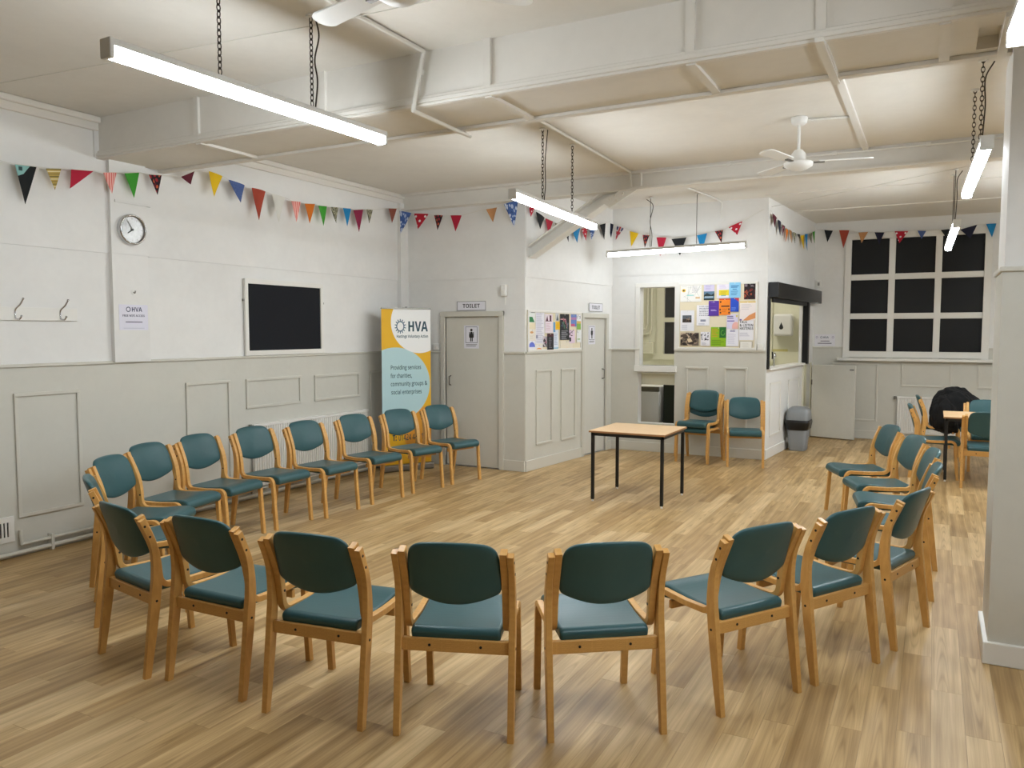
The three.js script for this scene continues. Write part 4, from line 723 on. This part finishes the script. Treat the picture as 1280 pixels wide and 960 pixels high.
board(side, 'notice_board', 'small leaflet board before the pale second toilet door', 0.03, 1.37, 1.452, 1.955, [220, 135, 1115, 780], [
  { r: [236, 150, 330, 330], label: 'white leaflet with green hill picture on the small board', draw: (c, w, h) => { fill(c, w, h, '#e9ecea'); c.fillStyle = '#2d3336'; c.fillRect(w * 0.35, h * 0.04, w * 0.6, h * 0.12); c.fillStyle = '#2f7d4c'; c.beginPath(); c.moveTo(w * 0.05, h * 0.95); c.lineTo(w * 0.05, h * 0.5); c.lineTo(w * 0.55, h * 0.5); c.lineTo(w * 0.9, h * 0.95); c.fill(); } },
  { r: [335, 158, 472, 660], label: 'tall white text sheet on the small board', draw: (c, w, h) => { fill(c, w, h, '#e9e8f0'); lines(c, w * 0.08, h * 0.06, w * 0.84, 22, h * 0.042, '#c3c2d2', 4); c.fillStyle = '#8e90a8'; c.fillRect(w * 0.05, h * 0.72, w * 0.2, h * 0.1); } },
  { r: [480, 188, 602, 490], label: 'pink leaflet with two dark figures on the small board', draw: (c, w, h) => { fill(c, w, h, '#f0e2ea'); c.fillStyle = '#55243c'; c.beginPath(); c.moveTo(w * 0.1, h * 0.38); c.lineTo(w * 0.3, h * 0.1); c.lineTo(w * 0.42, h * 0.38); c.fill(); c.fillRect(w * 0.6, h * 0.08, w * 0.22, h * 0.3); c.fillRect(w * 0.06, h * 0.36, w * 0.8, h * 0.03); lines(c, w * 0.15, h * 0.5, w * 0.6, 5, h * 0.08, '#dcbccb', 6); } },
  { r: [232, 430, 330, 600], label: 'cream leaflet with a tan motif on the small board', draw: (c, w, h) => { fill(c, w, h, '#ece6dc'); c.fillStyle = '#d9a16a'; c.beginPath(); c.ellipse(w * 0.4, h * 0.3, w * 0.25, h * 0.1, 0, 0, 7); c.fill(); lines(c, w * 0.1, h * 0.55, w * 0.7, 4, h * 0.1, '#d5ccbf', 6); } },
  { r: [232, 606, 332, 770], label: 'white leaflet with a blue dome on the small board', draw: (c, w, h) => { fill(c, w, h, '#edebf2'); c.fillStyle = '#6676d8'; c.beginPath(); c.arc(w * 0.5, h * 0.62, w * 0.46, Math.PI, 0); c.fill(); } },
  { r: [334, 668, 444, 775], label: 'leaflet with an orange dome on the small board', draw: (c, w, h) => { fill(c, w, h, '#ece8e4'); c.fillStyle = '#eea043'; c.beginPath(); c.arc(w * 0.5, h, w * 0.48, Math.PI, 0); c.fill(); } },
  { r: [446, 545, 530, 712], label: 'magenta and grey photograph leaflet on the small board', draw: (c, w, h) => { fill(c, w, h, '#b9b3bb'); blobs(c, 0, 0, w, h, ['#2f2b33', '#9c3d63', '#d9d3da', '#5a525e'], 26); } },
  { r: [512, 498, 618, 758], label: 'narrow black flyer on the small board', draw: (c, w, h) => { fill(c, w, h, '#1d1c22'); c.fillStyle = '#4a1f28'; c.fillRect(0, 0, w, h * 0.2); lines(c, w * 0.25, h * 0.25, w * 0.5, 8, h * 0.085, '#77757e', 7); } },
  { r: [618, 315, 706, 770], label: 'tall pale blue leaflet on the small board', draw: (c, w, h) => { fill(c, w, h, '#dfe6f2'); c.fillStyle = '#6fa7d8'; c.fillRect(0, 0, w * 0.4, h * 0.36); c.fillStyle = '#72b6d6'; c.fillRect(0, h * 0.9, w, h * 0.1); lines(c, w * 0.2, h * 0.42, w * 0.6, 8, h * 0.05, '#b0b9d2', 5); } },
  { r: [655, 168, 708, 300], label: 'grey sketch card on the small board', draw: (c, w, h) => { fill(c, w, h, '#d8dade'); c.fillStyle = '#4d535c'; c.beginPath(); c.moveTo(w * 0.2, h * 0.9); c.lineTo(w * 0.55, h * 0.1); c.lineTo(w * 0.9, h * 0.9); c.fill(); } },
  { r: [650, 303, 722, 436], label: 'yellow card on the small board', draw: (c, w, h) => { fill(c, w, h, '#f2c01c'); lines(c, w * 0.2, h * 0.3, w * 0.6, 4, h * 0.13, '#d9a40e', 8); } },
  { r: [722, 180, 882, 606], label: 'large black poster on the small board', cat: 'poster', draw: (c, w, h) => { fill(c, w, h, '#1a1b20'); c.fillStyle = '#d9a6a8'; c.fillRect(w * 0.05, h * 0.19, w * 0.6, h * 0.04); blobs(c, w * 0.12, h * 0.24, w * 0.76, h * 0.32, ['#5b6f83', '#3a4652', '#a85f6e', '#4f7a5c', '#2a2c33'], 30); lines(c, w * 0.15, h * 0.64, w * 0.75, 7, h * 0.05, '#9798a0', 5); } },
  { r: [920, 180, 1020, 382], label: 'blue and pink flyer on the small board', draw: (c, w, h) => { fill(c, w, h, '#6a87c4'); c.fillStyle = '#b57fae'; c.fillRect(0, h * 0.25, w, h * 0.2); c.fillStyle = '#c75a86'; c.fillRect(0, h * 0.78, w * 0.7, h * 0.22); } },
  { r: [1022, 180, 1100, 432], label: 'green garden photograph leaflet on the small board', draw: (c, w, h) => { fill(c, w, h, '#e6e6e8'); blobs(c, 0, h * 0.02, w, h * 0.3, ['#2d3036', '#70747c'], 8); c.fillStyle = '#e0b866'; c.fillRect(0, h * 0.44, w, h * 0.16); c.fillStyle = '#84b04e'; c.fillRect(0, h * 0.6, w, h * 0.4); } },
  { r: [886, 440, 986, 662], label: 'pale pink leaflet with dark photo on the small board', draw: (c, w, h) => { fill(c, w, h, '#e8d3e4'); blobs(c, 0, h * 0.02, w * 0.8, h * 0.42, ['#2f2530', '#8a4d5c', '#d7c2cc'], 16); c.fillStyle = '#26242b'; c.fillRect(0, h * 0.56, w * 0.34, h * 0.3); } },
  { r: [1020, 442, 1100, 650], label: 'white leaflet with green foot on the small board', draw: (c, w, h) => { fill(c, w, h, '#eceeed'); blobs(c, w * 0.05, h * 0.05, w * 0.6, h * 0.2, ['#333a3a', '#556'], 6); c.fillStyle = '#9cc07c'; c.fillRect(w * 0.15, h * 0.7, w * 0.6, h * 0.08); } },
  { r: [742, 622, 952, 772], label: 'blank cream sheet on the small board', draw: (c, w, h) => { fill(c, w, h, '#ece3cf'); blobs(c, w * 0.1, h * 0.4, w * 0.5, h * 0.4, ['#efdcc0'], 5); } },
], cork, 'papers on the small leaflet board');
sheet(north, 'wall_notice', 'white notice with two ring emblems beside the big dark window', 'notice', 0.03, 0.335, 1.46, 1.65, 0.002, canvasTex(384, 240, (c, w, h) => { c.fillStyle = '#eceaf0'; c.fillRect(0, 0, w, h); c.strokeStyle = '#a59ab2'; c.lineWidth = 8; for (const x of [40, 344]) { c.beginPath(); c.arc(x, 60, 18, 0, 7); c.stroke(); } logo(c, 125, 62, 54, '#3c4a66'); c.fillStyle = '#4a4a58'; c.fillRect(110, 130, 170, 14); c.fillRect(60, 175, 260, 16); }));
{ const s = onWall(north, 'alarm_box', 'small grey box beside the shutter housing', 'box', 0.07, 2.46, 0.0); mesh('body', bb(-0.035, 0.035, -0.06, 0.06, 0, 0.04, 0.008), M.plastic, s); mesh('lens', bb(-0.015, 0.015, -0.03, 0.02, 0.04, 0.045), M.steel, s); }
{ const s = onWall(mid, 'wall_socket', 'white surface socket at the corner by the hatch', 'socket', 2.09, 1.49, 0.0); mesh('box', bb(-0.04, 0.04, -0.04, 0.05, 0, 0.03, 0.005), M.plastic, s); mesh('face', bb(-0.03, 0.03, -0.03, 0.04, 0.03, 0.034, 0.002), M.trim, s); }

// ------------------------------------------------------------------ bin
{
  const b = thing('swing_bin', 'grey swing-top bin with black bag against the kitchen wall', 'bin', [-1.675, 0, -11.85], 0);
  const ring = (y, w, d, r) => { const pts = []; for (let i = 0; i < 32; i++) { const t = i / 32 * Math.PI * 2, c = Math.cos(t), s = Math.sin(t); pts.push([Math.sign(c) * w * Math.pow(Math.abs(c), 0.35), y, Math.sign(s) * d * Math.pow(Math.abs(s), 0.35)]); } return pts; };
  const loft = (rings) => { const p = [], idx = [], n = rings[0].length; rings.forEach(r => r.forEach(q => p.push(...q))); for (let k = 0; k + 1 < rings.length; k++) for (let i = 0; i < n; i++) { const a = k * n + i, c = k * n + (i + 1) % n; idx.push(a, a + n, c, c, a + n, c + n); } const top = p.length / 3; p.push(0, rings[rings.length - 1][0][1], 0); for (let i = 0; i < n; i++) idx.push((rings.length - 1) * n + i, top, (rings.length - 1) * n + (i + 1) % n); const g = new THREE.BufferGeometry(); g.setAttribute('position', new THREE.Float32BufferAttribute(p, 3)); g.setIndex(idx); g.computeVertexNormals(); return g; };
  mesh('body', loft([ring(0, 0.1, 0.13), ring(0.01, 0.115, 0.145), ring(0.42, 0.15, 0.19)]), M.greyBin, b);
  mesh('bag_edge', loft([ring(0.3, 0.143, 0.184), ring(0.33, 0.157, 0.2), ring(0.4, 0.172, 0.212), ring(0.435, 0.166, 0.208), ring(0.448, 0.15, 0.19)]), M.blackGloss, b);
  mesh('lid', loft([ring(0.44, 0.157, 0.197), ring(0.46, 0.16, 0.2), ring(0.53, 0.154, 0.193), ring(0.585, 0.14, 0.175), ring(0.615, 0.105, 0.135), ring(0.625, 0.06, 0.08)]), M.greyBin, b);
  mesh('label', bb(-0.035, 0.035, 0.11, 0.18, 0.16, 0.163).translate(0, 0, 0.003).rotateY(-1.1), M.paper, b);
}
// ------------------------------------------------------------------ coat
{
  const g = new THREE.IcosahedronGeometry(1, 24); const p = g.attributes.position;
  for (let i = 0; i < p.count; i++) {
    const v = V(p.getX(i), p.getY(i), p.getZ(i));
    const f = 1 + 0.16 * noise.noise(v.x * 2.2 + 3, v.y * 1.1, v.z * 2.2) + 0.06 * noise.noise(v.x * 6, v.y * 2, v.z * 6);
    let x = v.x * 0.31 * f, y = v.y * 0.27 * f, z = v.z * 0.27 * f;
    if (v.y < 0) { x *= 1 + 0.18 * -v.y; y *= 0.9; }
    y -= 0.18 * Math.max(0, x); 
    p.setXYZ(i, x, y, z);
  }
  g.computeVertexNormals();
  const c = thing('coat', 'black coat heaped over a chair by the far radiator', 'coat', [0.29, 0.69, -11.95]);
  mesh('cloth', g, M.coat, c);
  const h = g.clone().scale(0.62, 0.98, 0.8).translate(-0.12, -0.09, 0.13); h.computeVertexNormals();
  mesh('sleeve', h, M.coat, c);
}
// ------------------------------------------------------------------ bunting
const solid = (h) => std({ color: h, roughness: 0.85, side: THREE.DoubleSide });
const print = (draw) => std({ map: canvasTex(128, 128, draw), roughness: 0.85, side: THREE.DoubleSide });
const spots = (bg, cols, n, s) => print((c, w, h) => { fill(c, w, h, bg); for (let i = 0; i < n; i++) { c.fillStyle = cols[Math.floor(rnd() * cols.length)]; c.beginPath(); c.ellipse(rnd() * w, rnd() * h, s * rr(0.5, 1.3), s * rr(0.5, 1.3), rnd() * 3, 0, 7); c.fill(); } });
const FL = {
  crimson: solid(0xb01535), green: solid(0x3d9a2e), yellow: solid(0xe2b90e), brick: solid(0xa2402c), white: solid(0xdad8d0), orange: solid(0xd07018), blue: solid(0x147fb8), burgundy: solid(0x861a40), maroon: solid(0x5a1426), brown: solid(0x8a4a3a), tan: solid(0xb98455), black: solid(0x14171c), navy: solid(0x161a33),
  denim: spots('#4a5f93', ['#5b70a4', '#3d5184'], 90, 3), leopard: spots('#8c8a72', ['#2c2c26', '#4a4838', '#b6b294'], 90, 6), floral: spots('#2a0f18', ['#a32230', '#611522', '#d0603a', '#12101c'], 40, 12),
  print: spots('#4766a8', ['#b8c6e2', '#3a568f', '#d6deef'], 44, 9),
  dots: print((c, w, h) => { fill(c, w, h, '#b3122c'); c.fillStyle = '#f3ecec'; for (const [x, y] of [[22, 24], [64, 60], [104, 22], [44, 100], [90, 96]]) { c.beginPath(); c.arc(x, y, 10, 0, 7); c.fill(); } }),
  gold: print((c, w, h) => { fill(c, w, h, '#b79c53'); for (let i = 0; i < 9; i++) { c.fillStyle = ['#6e6433', '#e2d8ae', '#8d7a3c'][i % 3]; c.fillRect(0, i * 15, w, 6); } }),
  pink: print((c, w, h) => { fill(c, w, h, '#f2b8ae'); for (let i = 0; i < 6; i++) { c.fillStyle = '#dd6e66'; c.fillRect(i * 22, 0, 9, h); } }),
  plaid: print((c, w, h) => { fill(c, w, h, '#c9c4c8'); c.fillStyle = '#b0303c'; c.fillRect(50, 0, 26, h); c.fillRect(0, 50, w, 26); c.fillStyle = '#27305c'; for (const [x, y] of [[8, 8], [90, 8], [8, 90], [90, 90]]) c.fillRect(x, y, 30, 30); }),
  bt: print((c, w, h) => { fill(c, w, h, '#0f1416'); c.fillStyle = '#86b5b1'; c.beginPath(); c.moveTo(0, 0); c.lineTo(w * 0.75, 0); c.lineTo(w * 0.45, h * 0.22); c.lineTo(w * 0.1, h * 0.3); c.fill(); c.fillStyle = '#2d4a4a'; c.fillRect(w * 0.2, h * 0.04, w * 0.2, h * 0.1); }),
};
const FLAGS = {
  west: [['bt',5.95,2.92,6.11,2.93,6.02,2.64],['gold',6.18,2.93,6.3,2.95,6.25,2.78],['crimson',6.38,2.96,6.57,2.98,6.37,2.81],['pink',6.65,2.98,6.77,3.0,6.71,2.82],['green',6.84,3.01,6.98,3.04,6.93,2.82],['floral',7.07,3.04,7.2,3.055,7.16,2.88],['maroon',7.4,3.075,7.55,3.15,7.49,3.02],['yellow',7.71,3.18,7.87,3.16,7.75,2.95],['denim',7.94,3.14,8.14,3.12,8.07,2.94],['brick',8.23,3.11,8.41,3.1,8.3,2.8],['white',8.5,3.09,8.68,3.08,8.57,2.81],['pink',8.77,3.06,8.91,3.07,8.85,2.85],['orange',8.97,3.06,9.13,3.08,9.05,2.86],['green',9.18,3.07,9.32,3.08,9.27,2.86],['leopard',9.38,3.08,9.51,3.09,9.45,2.91],['blue',9.59,3.1,9.73,3.11,9.67,2.9],['burgundy',9.77,3.1,9.95,3.13,9.88,2.86],['leopard',10.01,3.14,10.13,3.15,10.07,2.98],['brown',10.44,3.21,10.61,3.23,10.52,3.04]],
  toilet: [['print',0.06,3.22,0.24,3.18,0.08,2.93],['dots',0.28,3.17,0.5,3.15,0.35,2.97],['floral',0.58,3.13,0.71,3.12,0.64,2.94],['crimson',0.82,3.11,0.98,3.1,0.9,2.91],['tan',1.32,3.15,1.47,3.16,1.41,2.99],['print',1.56,3.19,1.75,3.22,1.71,2.91]],
  side: [['dots',0.0,3.2,0.13,3.15,0.02,3.05],['black',0.16,3.13,0.36,3.08,0.23,2.93],['crimson',0.38,3.08,0.56,3.06,0.46,2.89],['leopard',0.61,3.05,0.75,3.04,0.65,2.92],['black',0.83,3.03,0.98,3.02,0.92,2.84],['blue',1.04,3.03,1.26,3.05,1.15,2.85],['dots',1.3,3.05,1.48,3.08,1.39,2.9],['print',1.52,3.1,1.73,3.13,1.55,2.92],['black',1.82,3.16,1.99,3.2,1.97,2.97]],
  mid: [['navy',-0.04,3.24,0.05,3.21,0.02,3.02],['plaid',0.1,3.19,0.21,3.15,0.08,2.99],['yellow',0.29,3.1,0.42,3.06,0.32,2.88],['floral',0.48,3.04,0.58,3.03,0.51,2.86],['crimson',0.68,2.99,0.82,2.98,0.74,2.73],['black',0.89,2.96,1.1,2.97,1.01,2.73],['blue',1.24,2.99,1.38,3.01,1.31,2.77],['floral',1.48,3.03,1.59,3.04,1.57,2.87],['dots',1.66,3.07,1.84,3.14,1.78,2.96]],
  kit: [['maroon',-0.39,3.23,-0.13,3.2,-0.31,3.05],['navy',-0.09,3.18,0.12,3.16,0.01,2.98],['maroon',0.2,3.15,0.37,3.14,0.26,2.99],['orange',0.42,3.13,0.59,3.11,0.48,2.93],['tan',0.64,3.12,0.82,3.1,0.75,2.94],['leopard',0.91,3.11,1.11,3.1,0.98,2.95],['black',1.2,3.11,1.4,3.12,1.33,3.05],['yellow',1.45,3.11,1.71,3.14,1.63,2.92],['blue',1.76,3.16,1.97,3.18,1.89,2.92],['leopard',2.08,3.19,2.33,3.24,2.21,3.06],['green',2.36,3.25,2.53,3.28,2.47,3.08]].map(f => f.map((v, i) => i % 2 ? 0.03 + (v + 0.39) * 0.9 : v)),
  north: [['black',0.14,3.31,0.27,3.29,0.19,3.11],['brick',0.36,3.29,0.51,3.28,0.43,3.0],['tan',0.64,3.24,0.78,3.24,0.69,3.07],['navy',0.87,3.23,1.01,3.22,0.94,3.04],['dots',1.15,3.23,1.34,3.22,1.22,3.04],['denim',1.46,3.22,1.58,3.21,1.52,3.09],['black',1.77,3.21,1.91,3.22,1.84,3.1],['navy',2.02,3.2,2.24,3.26,2.16,3.06],['blue',2.35,3.26,2.48,3.26,2.43,3.06]],
};
function bunting(w, flags, n, label, ends) {
  const g = onWall(w, 'bunting', label, 'bunting', 0, 0, n, 'bunting strings');
  const pts = [ends[0], ...flags.flatMap(f => [[f[1], f[2]], [f[3], f[4]]]), ends[1]].filter(Boolean);
  mesh('string', tube(pts.map(p => [p[0], p[1], p[2] || 0]), 0.003, 6), M.cord, g);
  for (const [k, u0, y0, u1, y1, ut, yt] of flags) {
    const N = 8, P = [], U = [], I = [], c = rr(-0.02, 0.02);
    for (const f of [0, 1]) for (let j = 0; j <= N; j++) for (let i = 0; i <= N; i++) {
      const t = j / N, s = i / N;
      P.push((u0 + (u1 - u0) * s) * (1 - t) + ut * t, (y0 + (y1 - y0) * s) * (1 - t) + yt * t, (f ? -0.0012 : 0.0012) + c * Math.sin(s * Math.PI) * (1 - t) + 0.03 * t * t * (c > 0 ? 0.6 : -0.3));
      U.push(0.5 + (s - 0.5) * (1 - t), 1 - t);
    }
    const o = (N + 1) * (N + 1);
    for (let j = 0; j < N; j++) for (let i = 0; i < N; i++) { const a = j * (N + 1) + i; I.push(a, a + N + 1, a + 1, a + 1, a + N + 1, a + N + 2, o + a, o + a + 1, o + a + N + 1, o + a + 1, o + a + N + 2, o + a + N + 1); }
    const q = new THREE.BufferGeometry(); q.setAttribute('position', new THREE.Float32BufferAttribute(P, 3)); q.setAttribute('uv', new THREE.Float32BufferAttribute(U, 2)); q.setIndex(I); q.computeVertexNormals();
    mesh('pennant', q, FL[k], g);
  }
}
bunting(west, FLAGS.west, 0.1, 'long string of mixed pennants along the west wall', [[3.5, 3.1, -0.08], [10.75, 3.26, -0.03]]);
bunting(toilet, FLAGS.toilet, 0.185, 'bunting of blue and red pennants above the grey toilet door', [[0.06, 3.22, 0], [1.75, 3.22, 0]]);
bunting(side, FLAGS.side, 0.05, 'bunting behind the knee brace on the side wall', [null, [2.2, 3.25, -0.03]]);
bunting(mid, FLAGS.mid, 0.08, 'bunting swagged above the serving window and notice board', [[-0.02, 3.25, 0], [2.1, 3.28, -0.06]]);
bunting(kit, FLAGS.kit, 0.035, 'bunting along the kitchen side wall above the shutter', [[0.01, 3.27, -0.02], [2.85, 3.32, -0.02]]);
bunting(north, FLAGS.north, 0.09, 'bunting strung across the top of the big dark window', [[0.03, 3.32, -0.05], [4.2, 3.35, -0.06]]);

scene.traverse(o => { if (o.isMesh) o.castShadow = o.receiveShadow = true; });
renderer.render(scene, camera);
